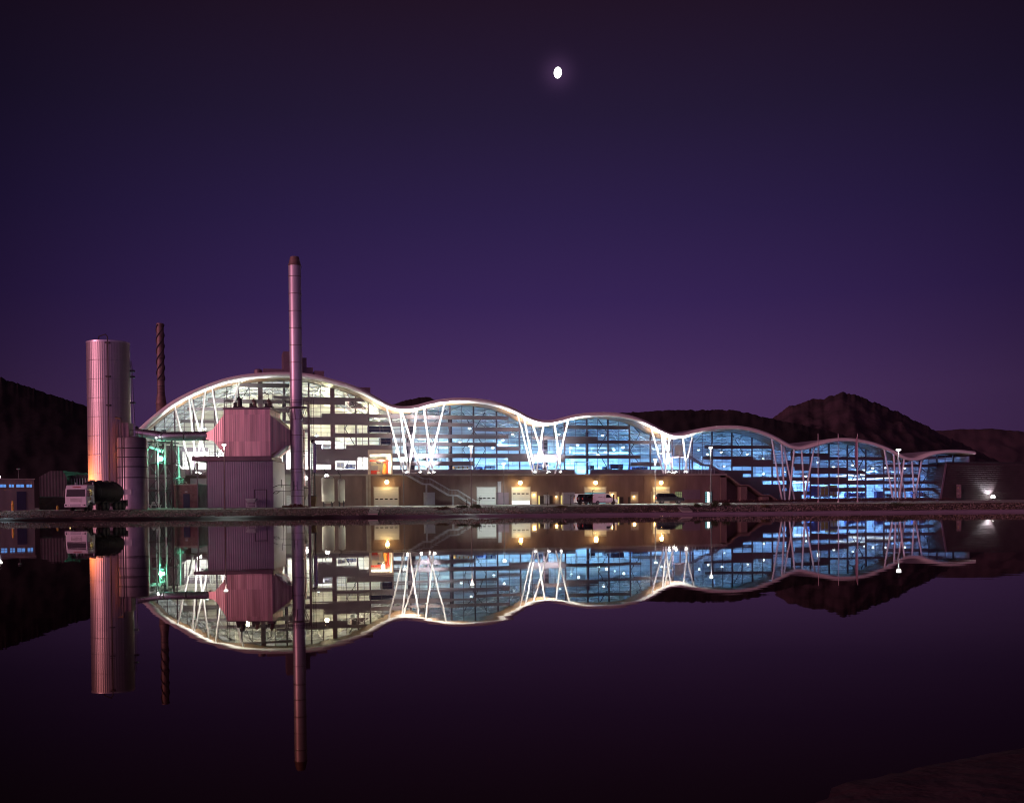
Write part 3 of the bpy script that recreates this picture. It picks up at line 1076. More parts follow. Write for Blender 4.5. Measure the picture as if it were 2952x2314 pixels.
for (x, wd, dd) in ((1183, 0.75, 2.0), (1298, 0.35, 1.5), (1692, 0.22, 1.5), (2273, 0.6, 2.0), (1570, 0.55, 2.5), (820, 0.3, 2), (473, 0.4, 2)):
    s0 = fs(x, 1290, dd)[0]
    m = MB()
    m.box(s0 - wd, s0 + wd, dd - 0.3, dd + 0.3, zbase(s0) - 0.9, zunder(s0) - (1.9 if wd > 0.3 else 2.6))
    m.build('interior_column', M_['darkcol'] if x < 2000 else M_['navy'], hall)
# dark wind braces behind the glass
braces = [[(994, 1123), (1027, 1181), (994, 1235), (1027, 1290), (994, 1350)], [(1333, 1188), (1366, 1242), (1334, 1295), (1368, 1352)], [(1398, 1188), (1366, 1242), (1400, 1295), (1368, 1352)],
          [(1722.7, 1206), (1752, 1247.5), (1722.7, 1300), (1753, 1352)], [(1815.6, 1218.5), (1845, 1249), (1816, 1299), (1845, 1340)], [(2113, 1256), (2140, 1303.5), (2113, 1345)],
          [(2472, 1283), (2444, 1310), (2472, 1355), (2444, 1405), (2472, 1433)], [(2472, 1283), (2496, 1310), (2472, 1355), (2496, 1405), (2472, 1433)], [(2651, 1346), (2675, 1365), (2651, 1405), (2675, 1432)],
          [(718, 1117), (697, 1150)], [(1264, 1205), (1231, 1240), (1264, 1300)]]
for bl in braces:
    m = MB()
    pp = [fs(x, y, 0.5) for x, y in bl]
    for a, b in zip(pp, pp[1:]):
        m.bar((a[0], 0.5, a[1]), (b[0], 0.5, b[1]), 0.12)
    m.build('wind_brace', M_['darkcol'], hall)
# walkways and pipe runs inside
for (x0, x1, y, dd, mm) in ((1200, 1640, 1282, 12, 'truss'), (1640, 1940, 1305, 11, 'truss'), (1500, 1960, 1262, 16, 'galv'), (2020, 2260, 1331, 10, 'truss'), (2280, 2550, 1375, 9, 'truss'), (2290, 2700, 1420, 12, 'galv'), (900, 1110, 1275, 8, 'truss'),
                            (1180, 1640, 1340, 7, 'galv'), (1640, 2000, 1340, 9, 'galv')):
    a, b = fs(x0, y, dd), fs(x1, y, dd)
    zz = (a[1] + b[1]) / 2
    m = MB()
    m.box(a[0], b[0], dd - 0.6, dd + 0.6, zz - 0.15, zz)
    m.bar((a[0], dd - 0.6, zz + 1.0), (b[0], dd - 0.6, zz + 1.0), 0.07)
    m.bar((a[0], dd - 0.6, zz + 0.5), (b[0], dd - 0.6, zz + 0.5), 0.05)
    q = a[0]
    while q < b[0]:
        m.bar((q, dd - 0.6, zz), (q, dd - 0.6, zz + 1.0), 0.06)
        q += 1.6
    m.build('walkway', M_[mm], hall)

# pipe runs low in the hall, one mesh of pipework to each wave
rngp = random.Random(21)
for (x0, x1, yt, yb, nn) in ((905, 1060, 1225, 1350, 26), (1140, 1300, 1265, 1350, 60), (1300, 1500, 1320, 1352, 30), (1500, 1660, 1275, 1352, 46), (1700, 1990, 1325, 1352, 40), (2000, 2110, 1340, 1353, 16), (2200, 2335, 1360, 1425, 34), (2340, 2545, 1397, 1432, 46), (2550, 2700, 1350, 1432, 60)):
    m = MB()
    for k in range(nn):
        dd = rngp.uniform(4.5, 12)
        xa = rngp.uniform(x0, x1)
        ya, yb_ = sorted((rngp.uniform(yt, yb), rngp.uniform(yt, yb)))
        a = fs(xa, ya, dd)
        if k % 2:
            b = fs(xa, yb_, dd)
            m.bar((a[0], dd, b[1]), (a[0], dd, max(a[1], b[1] + 0.4)), rngp.choice((0.08, 0.12, 0.2)))
        else:
            b = fs(min(x1, xa + rngp.uniform(10, 60)), ya, dd)
            m.bar((a[0], dd, a[1]), (b[0], dd, a[1]), rngp.choice((0.07, 0.12, 0.22)))
    m.build('pipework', M_[rngp.choice(('galv', 'truss', 'boxgrey'))], hall)

# dock opening high in the facade
dk = [fs(1065, 1330)[0], fs(1127, 1330)[0], fs(1096, 1364)[1], fs(1096, 1297)[1]]
m = MB()
m.box(dk[0] - 0.3, dk[0], -0.3, 0.3, ZD, dk[3])
m.box(dk[1], dk[1] + 0.3, -0.3, 0.3, ZD, dk[3])
m.box(dk[0], dk[1], -0.34, 0.3, dk[3] - 0.75, dk[3])
m.build('dock_frame', M_['cream'], hall)
m = MB()
m.box(dk[0] - 0.3, dk[0] - 0.1, 0.4, 8, ZD + 0.06, dk[3] + 0.2)
m.box(dk[1] + 0.1, dk[1] + 0.3, 0.4, 8, ZD + 0.06, dk[3] + 0.2)
m.box(dk[0] - 0.3, dk[1] + 0.3, 8, 8.2, ZD + 0.06, dk[3] + 0.2)
m.build('dock_wall', M_['cream'], hall)
# doorway and glazed door in the third wave
d0, d1, dz = fs(1662, 1350)[0], fs(1688, 1350)[0], fs(1675, 1333)[1]
m = MB()
for q in (d0 - 0.1, d1 + 0.1, d0 - 0.45, d1 + 0.9):
    m.box(q - 0.06, q + 0.06, -0.22, -0.02, ZD, dz + 0.1)
m.box(d0 - 0.5, d1 + 0.95, -0.22, -0.02, dz, dz + 0.12)
m.build('door_frame', M_['galv'], hall)
# dark upper doorway at the external stairs
m = MB()
a, b = fs(1943, 1298), fs(1967, 1298)
m.box(a[0], b[0], -0.22, -0.05, fs(1955, 1314)[1], fs(1955, 1283)[1])
m.build('door', M_['boxgrey'], hall)

# ------------------------------------------------------------------ lamps inside the hall, one by one
WAVE = ['first', 'second', 'third', 'fourth', 'fifth', 'last']
hl = {1: [(1224, 1212, 1), (1354, 1234, 1), (1325.5, 1272.6, 0), (1450, 1267, 0), (1420.6, 1289.7, 0), (1478, 1250, 1), (1611, 1250, 1)],
      2: [(1645, 1289, 0), (1665, 1281.5, 0), (1724, 1309, 0), (1737, 1253, 1), (1746, 1302.6, 0), (1770, 1296, 0), (1796, 1288.5, 0), (1905, 1305, 0)],
      3: [(2014, 1296, 0), (2040, 1308, 0), (2080, 1302, 0), (2088, 1342, 0), (2154, 1308, 0), (2201, 1300, 0), (2200.7, 1364.6, 0), (2265.6, 1359, 0)],
      4: [(2322.5, 1371.7, 0), (2357.6, 1331, 0), (2403, 1344.7, 0), (2458, 1339, 0), (2491, 1353, 0), (2516, 1334, 0), (2551, 1347, 0)],
      5: [(2607, 1348, 0)]}
POW = {1: 720, 2: 820, 3: 560, 4: 560, 5: 680}
HCOL = {1: (0.19, 0.50, 1.0), 2: (0.16, 0.50, 1.0), 3: (0.26, 0.55, 1.0), 4: (0.22, 0.49, 1.0), 5: (0.20, 0.46, 1.0)}
bellm, bulbm = MB(), MB()
bellm.lathe([(0.08, 0.50), (0.12, 0.45), (0.15, 0.25), (0.28, 0.08), (0.31, 0.0), (0.29, 0.0)], 14)
bulbm.lathe([(0.28, -0.02), (0.26, -0.12), (0.16, -0.20), (0.02, -0.24)], 14)
bell0 = bulb0 = None
for bay, lst in hl.items():
    lst = sorted(lst)
    for k, (x, y, big) in enumerate(lst):
        dd = 4.0 if big else 9.0 + 1.5 * (k % 3)
        s_, z_ = fs(x, y, dd)
        z_ = min(z_, zunder(s_) - 1.0)
        nm = (f'{ORD[k]} from the left of the white ceiling lamps seen through the {WAVE[bay]} wave of glass' if len(lst) > 1 else 'single white ceiling lamp behind the glass of the last low wave')
        t = thing('ceiling_lamp', nm, 'lamp', wpt(s_, dd, z_), ALPHA, 'ceiling lamps inside the glass hall')
        if bell0 is None:
            bell0 = bellm.build('lamp_shade', M_['galv'], t, smooth=True)
            bulb0 = bulbm.build('bulb', M_['e_cool'], t, smooth=True)
        else:
            for q in (bell0, bulb0):
                c = q.copy()
                C.objects.link(c)
                c.parent = t
        lamp(t, (0, 0, -0.5), POW[bay] * (9.0 if big else 11.0), HCOL[bay] if not big else (0.50, 0.9, 1.0), 0.3, 165, (0, 0.15, -1), 0.25)
# warm lamps of the first wave, most of them assumed to light its glass
for k, (x, y, dd, p, col) in enumerate([(590, 1235, 7, 5500, (0.86, 0.92, 1.0)), (705, 1130, 9, 3400, (1.0, 0.88, 0.60)), (800, 1235, 8, 7000, (1.0, 0.97, 0.9)), (913, 1255, 6, 10000, (1.0, 0.98, 0.92)), (935, 1125, 9, 4400, (1.0, 0.84, 0.50)),
                                        (1010, 1250, 8, 7000, (0.95, 1.0, 1.0)), (1050, 1175, 9, 5200, (1.0, 0.82, 0.46)), (1010, 1340, 6, 3500, (0.8, 0.9, 1.0))]):
    s_, z_ = fs(x, y, dd)
    t = thing('ceiling_lamp', f'{ORD[k]} from the left of the mostly assumed warm white lamps behind the tall first wave of glass', 'lamp', wpt(s_, dd, min(z_, zunder(s_) - 2.2)), ALPHA, 'warm lamps in the first wave')
    for q in (bell0, bulb0):
        c = q.copy()
        C.objects.link(c)
        c.parent = t
    if col[2] > 0.8:
        lamp(t, (0, 0, -0.5), p * 3.6, (0.96, 0.98, 1.0), 0.35, 165, (0, 0.1, -1), 0.3)
    else:
        lamp(t, (0, 0, -0.5), p * 1.05, col, 0.35)
# fluorescent strips seen low in the right hand waves
for k, (x0, x1, y0, y1) in enumerate([(2288, 2334, 1391, 1389), (2446, 2494, 1384, 1378), (2498, 2544, 1381.5, 1377.5), (2550, 2575, 1377.5, 1376.5), (2410, 2442, 1373.5, 1369), (2446, 2470, 1368, 1373), (2479, 2494, 1367.5, 1369)]):
    a, b = fs(x0, y0, 5.0), fs(x1, y1, 5.0)
    c = ((a[0] + b[0]) / 2, (a[1] + b[1]) / 2)
    t = thing('strip_light', f'white fluorescent strip behind the low glass, {ORD[[0, 3, 5, 6, 1, 2, 4][k]]} from the left', 'strip light', wpt(c[0], 5.0, c[1]), ALPHA, 'fluorescent strips inside the hall')
    ln = (b[0] - a[0]) / 2
    sl_ = (b[1] - a[1]) / 2
    m = MB()
    m.bar((-ln, 0, -sl_), (ln, 0, sl_), 0.13, 0.16)
    m.build('tube', M_['e_tube'], t)
    m = MB()
    m.bar((-ln, 0, -sl_ + 0.14), (ln, 0, sl_ + 0.14), 0.25, 0.1)
    m.build('housing', M_['galv'], t)


# ------------------------------------------------------------------ machines and stores inside the hall
def machine(x0, x1, y0, y1, dd, mt, label, kind='machine', deep=2.0, topd=None):
    ym = (y0 + y1) / 2
    s0, s1 = fs(x0, ym, dd)[0], fs(x1, ym, dd)[0]
    z0, z1 = fs((x0 + x1) / 2, y1, dd)[1], fs((x0 + x1) / 2, y0, dd)[1]
    t = thing(kind, label, kind.replace('_', ' '), wpt((s0 + s1) / 2, dd, z0), ALPHA, 'equipment standing inside the hall')
    hw, h = (s1 - s0) / 2, z1 - z0
    m = MB()
    m.box(-hw, hw, 0, deep, 0.12 * h, h)
    m.build('casing', mt, t)
    m = MB()
    for q in (-0.85, 0.85):
        m.box(q * hw - 0.08, q * hw + 0.08, 0.1, deep - 0.1, 0, 0.12 * h)
    m.build('base_frame', M_['dark'], t)
    m = MB()
    n = max(2, int(hw * 2 / 0.8))
    for k in range(n):
        xx = -hw + (k + 0.5) * 2 * hw / n
        m.box(xx - hw / n * 0.75, xx + hw / n * 0.75, -0.04, -0.005, 0.25 * h, 0.85 * h)
    m.build('panel', topd or M_['boxgrey'], t)
    return t


machine(1702, 1713, 1341, 1353, 2.0, M_['navy'], 'tall dark cabinet at the glass just right of the lit doorway', 'cabinet', 1.2, M_['dark'])
machine(1740, 1751, 1345, 1353, 2.0, M_['navy'], 'small dark cabinet at the glass left of the wide dark machine', 'cabinet', 1.2, M_['dark'])
machine(1760, 1797, 1337, 1353, 2.0, M_['navy'], 'wide dark blue machine at the foot of the third wave of glass', 'machine', 2, M_['navy'])
machine(1821, 1867, 1345, 1353, 2.5, M_['blue'], 'low dark blue machine under the short cladding strip', 'machine', 2, M_['navy'])
machine(1540, 1578, 1336, 1352, 4, M_['blue'], 'blue machine behind the second bundle of slanted columns', 'machine', 2, M_['boxgrey'])
machine(2337, 2362, 1400, 1434, 3, M_['blue'], 'tall blue machine low in the fifth wave of glass', 'machine', 2, M_['blue'])
machine(2366, 2388, 1402, 1434, 3, M_['cream'], 'cream and yellow machine beside the tall blue machine', 'machine', 2, M_['yellow'])
machine(2392, 2414, 1398, 1433, 3, M_['yellow'], 'bright yellow machine behind the second flagpole', 'machine', 2, M_['cream'])
machine(2447, 2494, 1420, 1434, 3, M_['blue'], 'low wide blue machine behind the flagpole with the furled flag', 'machine', 2, M_['blue'])
machine(2527, 2545, 1416, 1438, 1.2, M_['blue'], 'blue double door lobby at the foot of the glass', 'door lobby', 1, M_['blue'])
machine(2640, 2700, 1417, 1433, 3, M_['blue'], 'row of blue racks behind the last glass beside the dark block', 'rack', 2, M_['boxgrey'])
machine(2556, 2570, 1423, 1433, 2, M_['dark'], 'small dark crate at the glass behind the fifth bundle of columns', 'crate', 1, M_['dark'])
machine(1225, 1262, 1315, 1326, 6, M_['boxgrey'], 'grey machine behind the first bundle of slanted columns', 'machine', 2, M_['dark'])
machine(1310, 1360, 1343, 1352, 3, M_['orange'], 'low orange machine left of the first wind braces', 'machine', 2, M_['cream'])
machine(1400, 1428, 1343, 1352, 3, M_['blue'], 'low blue machine right of the first wind braces', 'machine', 2, M_['boxgrey'])
machine(1375, 1392, 1345, 1352, 5, M_['blue'], 'small blue machine at the tip of the first wind braces', 'machine', 2, M_['blue'])
machine(1064, 1128, 1228, 1247, 1.0, M_['navy'], 'dark blue room behind the glass above the red dock', 'plant room', 3, M_['navy'])
machine(1098, 1127, 1262, 1282, 1.0, M_['navy'], 'dark room box directly above the dock opening', 'plant room', 3, M_['navy'])
machine(970, 992, 1332, 1350, 3, M_['cream'], 'cream machine low behind the first wave glass', 'machine', 2, M_['boxgrey'])
machine(1000, 1024, 1338, 1350, 3, M_['blue'], 'blue machine low behind the first wave glass', 'machine', 2, M_['boxgrey'])
machine(930, 955, 1283, 1292, 4, M_['boxgrey'], 'grey ductwork machine high in the first wave', 'machine', 2, M_['galv'])

# dock contents: red gantry, red machine, cream drum press
sdk, zdk = (dk[0] + dk[1]) / 2, ZD + 0.06
t = thing('gantry_crane', 'red gantry beam across the bright dock opening in the facade', 'crane', wpt(sdk, 2.2, zdk), ALPHA)
m = MB()
m.box(-1.95, 1.95, -0.2, 0.2, 2.65, 2.95)
m.build('beam', M_['red'], t)
for q in (-1.7, 1.7):
    m = MB()
    m.box(q - 0.12, q + 0.12, -0.15, 0.15, 0, 2.65)
    m.build('leg', M_['red'] if q > 0 else M_['galv'], t)
m = MB()
m.box(-0.4, 0.4, -0.3, 0.3, 2.25, 2.64)
m.build('trolley', M_['dark'], t)
t = thing('press_machine', 'red and cream press standing inside the bright dock opening', 'machine', wpt(sdk - 0.2, 3.6, zdk), ALPHA)
m = MB()
m.box(-1.5, 0.6, 0, 1.6, 0, 1.0)
m.build('base', M_['red'], t)
m = MB()
m.box(-1.2, 0.3, 0.1, 1.5, 1.0, 1.9)
m.build('housing', M_['boxgrey'], t)
m = MB()
m.box(0.0, 0.55, -0.1, -0.01, 0.1, 0.85)
m.build('panel', M_['cream'], t)
t = thing('hopper', 'orange hopper glowing at the right of the dock opening', 'hopper', wpt(sdk + 1.35, 2.9, zdk), ALPHA)
m = MB()
m.lathe([(0.55, 0), (0.6, 0.7), (0.35, 1.8), (0.2, 2.4)], 14)
m.build('body', M_['orange'], t, smooth=True)
m = MB()
m.tube((0, 0, 2.4), (0, 0, 2.6), 0.12)
m.build('spout', M_['red'], t)
t = thing('assumed_dock_lamp', 'assumed warm lamp row under the lintel of the dock opening', 'lamp', wpt(sdk, 1.4, dk[3] - 1.1), ALPHA)  # lamp row assumed, gives the dock opening its brightness
m = MB()
m.box(-1.7, 1.7, -0.1, 0.1, 0, 0.18)
m.build('tube', M_['e_white'], t)
m = MB()
m.box(-1.75, 1.75, -0.16, 0.16, 0.19, 0.26)
m.build('housing', M_['galv'], t)
lamp(t, (0.6, 0.3, -0.6), 900, (1.0, 0.86, 0.6), 0.3)

# ------------------------------------------------------------------ rooftop plant
rt = thing('roof_plant', 'tall dark plant room and ducts on the crest of the first roof wave', 'roof plant', wpt(*[fs(850, 1072, 14)[0], 14, 0]), ALPHA)
base_s = fs(850, 1072, 14)[0]


def rbox(name, x0, x1, ytop, d0, d1, mt=None):
    a, b = fs(x0, 1060, d0)[0] - base_s, fs(x1, 1060, d0)[0] - base_s
    z1 = fs((x0 + x1) / 2, ytop, d0)[1]
    m = MB()
    m.box(a, b, d0 - 14, d1 - 14, zroof(base_s + (a + b) / 2) - 0.6, z1)
    return m.build(name, mt or M_['beam'], rt)


rbox('plant_room', 817, 872, 1013, 9, 15)
rbox('plant_room', 872.3, 884, 1031, 10, 14)
rbox('duct_housing', 759, 816, 1063, 9, 13)
rbox('duct_housing', 884.4, 902, 1059, 10, 14)
rbox('duct_housing', 906, 934, 1069, 10, 14)
m = MB()
a = fs(744, 1064, 11)
m.lathe([(0.75, 0), (0.75, 0.8), (0.5, 1.0)], 14, (a[0] - base_s, -3, a[1] - 1.0))
m.build('vent', M_['beam'], rt, smooth=True)
m = MB()
a = fs(1048, 1112, 8)
m.box(a[0] - base_s - 3, a[0] - base_s + 1.2, -7, -4, zroof(a[0]) - 1.5, fs(1048, 1118, 8)[1])
m.build('hatch', M_['beam'], rt)

# spiral chimney behind the left end of the roof
Yc = 240.0
a, b = at(463, 1020, Yc), at(475, 1250, Yc)
k = Yc / F
pt = at(469, 1455, Yc)
ch = thing('spiral_chimney', 'rusty chimney with spiral fins rising behind the left end of the roof', 'chimney', (pt.x, Yc, gz(Yc)))


def hz(y, x=469):
    return at(x, y, Yc).z - gz(Yc)


r0 = 10.2 * k
m = MB()
m.lathe([(r0 * 1.35, 0), (r0 * 1.35, hz(1167)), (r0 * 1.5, hz(1163)), (r0 * 1.42, hz(1160)), (r0 * 1.04, hz(1132)), (r0, hz(1110)), (r0, hz(932.5)), (r0 * 0.8, hz(932))], 20)
m.build('shaft', M_['rustst'], ch, smooth=True)
for y in (1132, 1114, 1095, 1034):
    m = MB()
    m.lathe([(r0 * 1.07, hz(y + 1)), (r0 * 1.07, hz(y - 1))], 20)
    m.build('ring', M_['dark'], ch)
for ph in (0, 1, 2):
    m = MB()
    pts = []
    for i in range(61):
        t_ = i / 60
        z = hz(1095) + (hz(936) - hz(1095)) * t_
        an = ph * 2 * PI / 3 + t_ * 2 * PI * 1.7
        pts.append((r0 * 1.1 * math.cos(an), r0 * 1.1 * math.sin(an), z))
    m.path(pts, 0.10, 5)
    m.build('spiral_fin', M_['dark'], ch)
# ------------------------------------------------------------------ concrete podium under the hall
DP = -7.0
pod = thing('concrete_podium', 'long brown concrete podium wall with doors below the glass hall', 'podium', O_, ALPHA)
pxs = [(440, 1368), (2094, 1367), (2099, 1370), (2134, 1396), (2156, 1396), (2197, 1425), (2218, 1425), (2250, 1446)]
pl = [fs(x, y, DP) for x, y in pxs]
zg = gz(205) - 0.15
pl[0] = (pl[0][0], ZD - 0.3)
pl[1] = (pl[1][0], ZD - 0.3)
m = MB()
s0, s1 = pl[0][0], fs(2077, 1400, DP)[0]
# vertical pours, each a few millimetres out of line with the next
q = s0
i = 0
while q < s1 - 0.5:
    e = min(q + 9.2, s1)
    m.box(q, e - 0.03, DP + 0.004 * (i % 3), DP + 1.0, zg, ZD - 0.3)
    q = e
    i += 1
m.build('wall', M_['conc'], pod)
m = MB()
rec = [(s1, ZD - 0.31)] + [(a, b - 0.35) for a, b in pl[2:]] + [(pl[-1][0], zg), (s1, zg)]
m.extr(rec, DP + 2.2, DP + 2.6)
m.build('recessed_wall', M_['conc'], pod)
m = MB()
for (a, b) in zip(pl[1:], pl[2:]):
    m.loft([(a[0], DP - 0.3, a[1] - 0.3), (b[0], DP - 0.3, b[1] - 0.3), (b[0], DP - 0.3, b[1]), (a[0], DP - 0.3, a[1])],
           [(a[0], -0.3, a[1] - 0.3), (b[0], -0.3, b[1] - 0.3), (b[0], -0.3, b[1]), (a[0], -0.3, a[1])])
m.build('stepped_slab', M_['conc'], pod)
m = MB()
m.box(s0, pl[1][0], DP - 0.35, 0.2, ZD - 0.29, ZD)
m.build('deck_slab', M_['concp'], pod)
for (x0, x1, y0) in ((2077.5, 2094.7, 1371), (2136, 2154, 1398), (2197, 2217, 1427)):
    a, b = fs(x0, 1420, DP - 0.2)[0], fs(x1, 1420, DP - 0.2)[0]
    m = MB()
    m.box(a, b, DP - 0.2, DP + 2.1, zg, fs((x0 + x1) / 2, y0, DP - 0.2)[1] - 0.32)
    m.build('buttress', M_['conc'], pod)
m = MB()
for x in (1058, 1065.5):
    a = fs(x, 1400, DP)[0]
    m.box(a - 0.2, a + 0.2, DP - 0.15, DP - 0.005, zg, ZD - 0.31)
m.build('pilaster', M_['concp'], pod)


def pod_rect(name, x0, x1, y0, y1, mt, out=0.06, parent=pod, dd=DP):
    ym = (y0 + y1) / 2
    a, b = fs(x0, ym, dd)[0], fs(x1, ym, dd)[0]
    z0, z1 = fs((x0 + x1) / 2, y1, dd)[1], fs((x0 + x1) / 2, y0, dd)[1]
    if y1 > 1447:
        z0 = gzf((a + b) / 2, dd) + 0.01
    m = MB()
    m.box(a, b, dd - out, dd - 0.006 if out > 0.02 else dd - 0.002, z0, z1)
    return m.build(name, mt, parent), a, b, z0, z1


def sect_door(x0, x1, y0, y1, wins=(), wy=0):
    o, a, b, z0, z1 = pod_rect('roller_door', x0, x1, y0, y1, M_['doorw'])
    for wx in wins:
        s_ = fs(wx, wy, DP)[0]
        zz = fs(wx, wy, DP)[1]
        m = MB()
        m.box(s_ - 0.28, s_ + 0.28, DP - 0.085, DP - 0.065, zz - 0.11, zz + 0.11)
        m.build('door_window', M_['dark'], o)
    m = MB()
    m.box(a - 0.16, a - 0.005, DP - 0.09, DP - 0.006, z0, z1 + 0.16)
    m.box(b + 0.005, b + 0.16, DP - 0.09, DP - 0.006, z0, z1 + 0.16)
    m.box(a - 0.004, b + 0.004, DP - 0.09, DP - 0.006, z1 + 0.005, z1 + 0.16)
    m.build('door_frame', M_['concp'], o)
    return o


sect_door(1079, 1148.5, 1404, 1458, (1086, 1099.5, 1113.5, 1127.5, 1141.5), 1438)
sect_door(1375.6, 1428.8, 1404, 1456, (1385.5, 1396, 1409, 1422), 1435.6)
sect_door(1475.6, 1527.6, 1404, 1443, (1482, 1495, 1507.5, 1519.5), 1422.5)
sect_door(1685, 1746, 1404, 1419)
sect_door(1882.5, 1929.5, 1404, 1450)
pod_rect('shutter_gap', 1476, 1527, 1443.3, 1455, M_['e_tube'], 0.03)
pod_rect('shutter_gap', 1685.5, 1745.5, 1419.3, 1450, M_['e_cyan'], 0.03)
pod_rect('doorway', 1532, 1547, 1416.6, 1454, M_['cream'])
pod_rect('lit_slit', 1552, 1556, 1429, 1451, M_['e_slit'])
pod_rect('louvre', 1556.3, 1593, 1429, 1452, M_['dark'])
pod_rect('doorway', 1601, 1612, 1417, 1454, M_['concp'])
pod_rect('lit_slit', 1616.6, 1622.6, 1428, 1451, M_['e_slit'])
pod_rect('doorway', 1755.5, 1777, 1416.6, 1453, M_['cream'])
pod_rect('lit_slit', 1780, 1784.5, 1432, 1450, M_['e_slit'])
pod_rect('louvre', 1785, 1797, 1432, 1450, M_['dark'])
pod_rect('louvre', 1810, 1817, 1432, 1450, M_['dark'])
pod_rect('doorway', 1818, 1840, 1416.6, 1450, M_['concp'])
pod_rect('doorway', 1876, 1882, 1416.6, 1450, M_['concp'])
wn, a, b, z0, z1 = pod_rect('window', 1945.5, 1966, 1417, 1438.7, M_['e_winb'])
m = MB()
for q in np.linspace(a, b, 5):
    m.box(q - 0.03, q + 0.03, DP - 0.09, DP - 0.062, z0, z1)
for q in np.linspace(z0, z1, 4):
    m.box(a, b, DP - 0.096, DP - 0.091, q - 0.03, q + 0.03)
m.build('window_frame', M_['dark'], wn)
pod_rect('panel', 1966.5, 2018, 1411.6, 1438.7, M_['boxmauve'])
wn, a, b, z0, z1 = pod_rect('glass_door', 2031.6, 2052, 1416.6, 1449, M_['e_cyan'])
m = MB()
for q in np.linspace(a, b, 4):
    m.box(q - 0.06, q + 0.06, DP - 0.10, DP - 0.062, z0, z1)
for q in np.linspace(z0, z1, 6):
    m.box(a, b, DP - 0.108, DP - 0.101, q - 0.04, q + 0.04)
m.build('door_frame', M_['dark'], wn)
m = MB()
m.box(a + 0.5, a + 0.95, DP - 0.118, DP - 0.109, z0 + 0.1, z1 - 0.1)
m.build('door_leaf', M_['e_tube'], wn)
# pale roller shutters in the lit left corner
pod_rect('roller_door', 549, 598, 1378, 1457, M_['doorw'])
pod_rect('white_wall', 812, 902, 1370, 1457, M_['wallpale'], 0.04)
pod_rect('door', 826, 840, 1428, 1457, M_['doorw'], 0.08)

# boxes standing against the podium


def wall_box(name, label, x0, x1, y0, y1, mt, deep=0.9, cat='cabinet', cap=True, float_=False):
    dd = DP - deep - 0.15
    ym = (y0 + y1) / 2
    a, b = fs(x0, ym, dd)[0], fs(x1, ym, dd)[0]
    zt = fs((x0 + x1) / 2, y0, dd)[1]
    zb = fs((x0 + x1) / 2, y1, dd)[1] if float_ else gzf((a + b) / 2, dd)
    t = thing(name, label, cat, wpt((a + b) / 2, dd, zb), ALPHA)
    hw = (b - a) / 2
    h = zt - zb
    m = MB()
    m.box(-hw, hw, 0, deep, 0.08 if not float_ else 0, h)
    m.build('body', mt, t)
    m = MB()
    m.box(-hw - 0.06, hw + 0.06, -0.06, deep + 0.04, h + 0.002, h + 0.09)
    m.build('lid', mt, t)
    m = MB()
    m.box(-hw * 0.9, -0.02, -0.03, -0.004, 0.2, h - 0.1)
    m.box(0.02, hw * 0.9, -0.03, -0.004, 0.2, h - 0.1)
    m.build('door', mt, t)
    return t


wall_box('metal_cabinet', 'pale blue grey cabinet on the ground under the podium stairs', 1223.5, 1254, 1420, 1454, M_['boxgrey'])
wall_box('storage_container', 'dark mauve container between the two white roller doors', 1436.5, 1466.7, 1420, 1455, M_['boxmauve'], 1.6, 'container')
wall_box('wall_duct', 'slim pale duct on the concrete wall above the mauve container', 1436, 1444.7, 1388.5, 1420, M_['boxgrey'], 0.5, 'duct', float_=True)
wall_box('metal_cabinet', 'large grey cabinet left of the parked white vans', 1623.5, 1657, 1420, 1452, M_['boxgrey'])
wall_box('metal_cabinet', 'small pale cabinet left of a bare sapling by the dark louvre', 1570, 1584, 1427, 1453, M_['boxgrey'], 0.6)


# ------------------------------------------------------------------ wall lamps (sodium) and door lamps
def wall_lamp(x, y, label, power, big=True, grp='yellow lamps on the podium wall'):
    dd = DP - (0.75 if big else 0.25)
    s_, z_ = fs(x, y, dd)
    t = thing('wall_lamp', label, 'lamp', wpt(s_, dd, z_), ALPHA, grp)
    k = 1.0 if big else 0.45
    m = MB()
    m.lathe([(0.02, -0.36 * k), (0.22 * k, -0.30 * k), (0.36 * k, -0.1 * k), (0.36 * k, 0.1 * k), (0.22 * k, 0.3 * k), (0.02, 0.36 * k)], 14)
    m.build('bulb', M_['e_yel'] if big else M_['e_yel2'], t, smooth=True)
    m = MB()
    m.lathe([(0.42 * k, 0.30 * k), (0.12 * k, 0.52 * k), (0.05 * k, 0.54 * k)], 14)
    m.bar((0, 0, 0.48 * k), (0, 0.74 if big else 0.24, 0.48 * k), 0.07)
    m.build('bracket', M_['dark'], t)
    lamp(t, (0, -0.35, -0.15) if big else (0, -0.1, -0.2), power, (1.0, 0.62, 0.22), 0.25)


wall_lamp(1115, 1389, 'yellow wall lamp above the leftmost roller door', 330)
wall_lamp(1500, 1391, 'yellow wall lamp above the half open roller door', 400)
wall_lamp(1717, 1391, 'yellow wall lamp above the door behind the white vans', 330)
wall_lamp(1906, 1391, 'yellow wall lamp above the cream door behind the dark parked car', 380)
wall_lamp(1603.5, 1431, 'small door lamp between the two yellow lit slits', 35, False, 'small lamps beside the doors')
wall_lamp(1828, 1430, 'small door lamp right of the white vans', 40, False, 'small lamps beside the doors')
wall_lamp(1889, 1429, 'small door lamp just left of the dark parked car', 40, False, 'small lamps beside the doors')
wall_lamp(1540, 1424, 'assumed small lamp in the lit doorway right of the half open door', 55, False, 'small lamps beside the doors')  # assumed lamp, added to light the doorway
wall_lamp(1766, 1424, 'assumed small lamp in the lit doorway above the bonnet of the white van', 55, False, 'small lamps beside the doors')  # likewise assumed, brightens the doorway panel


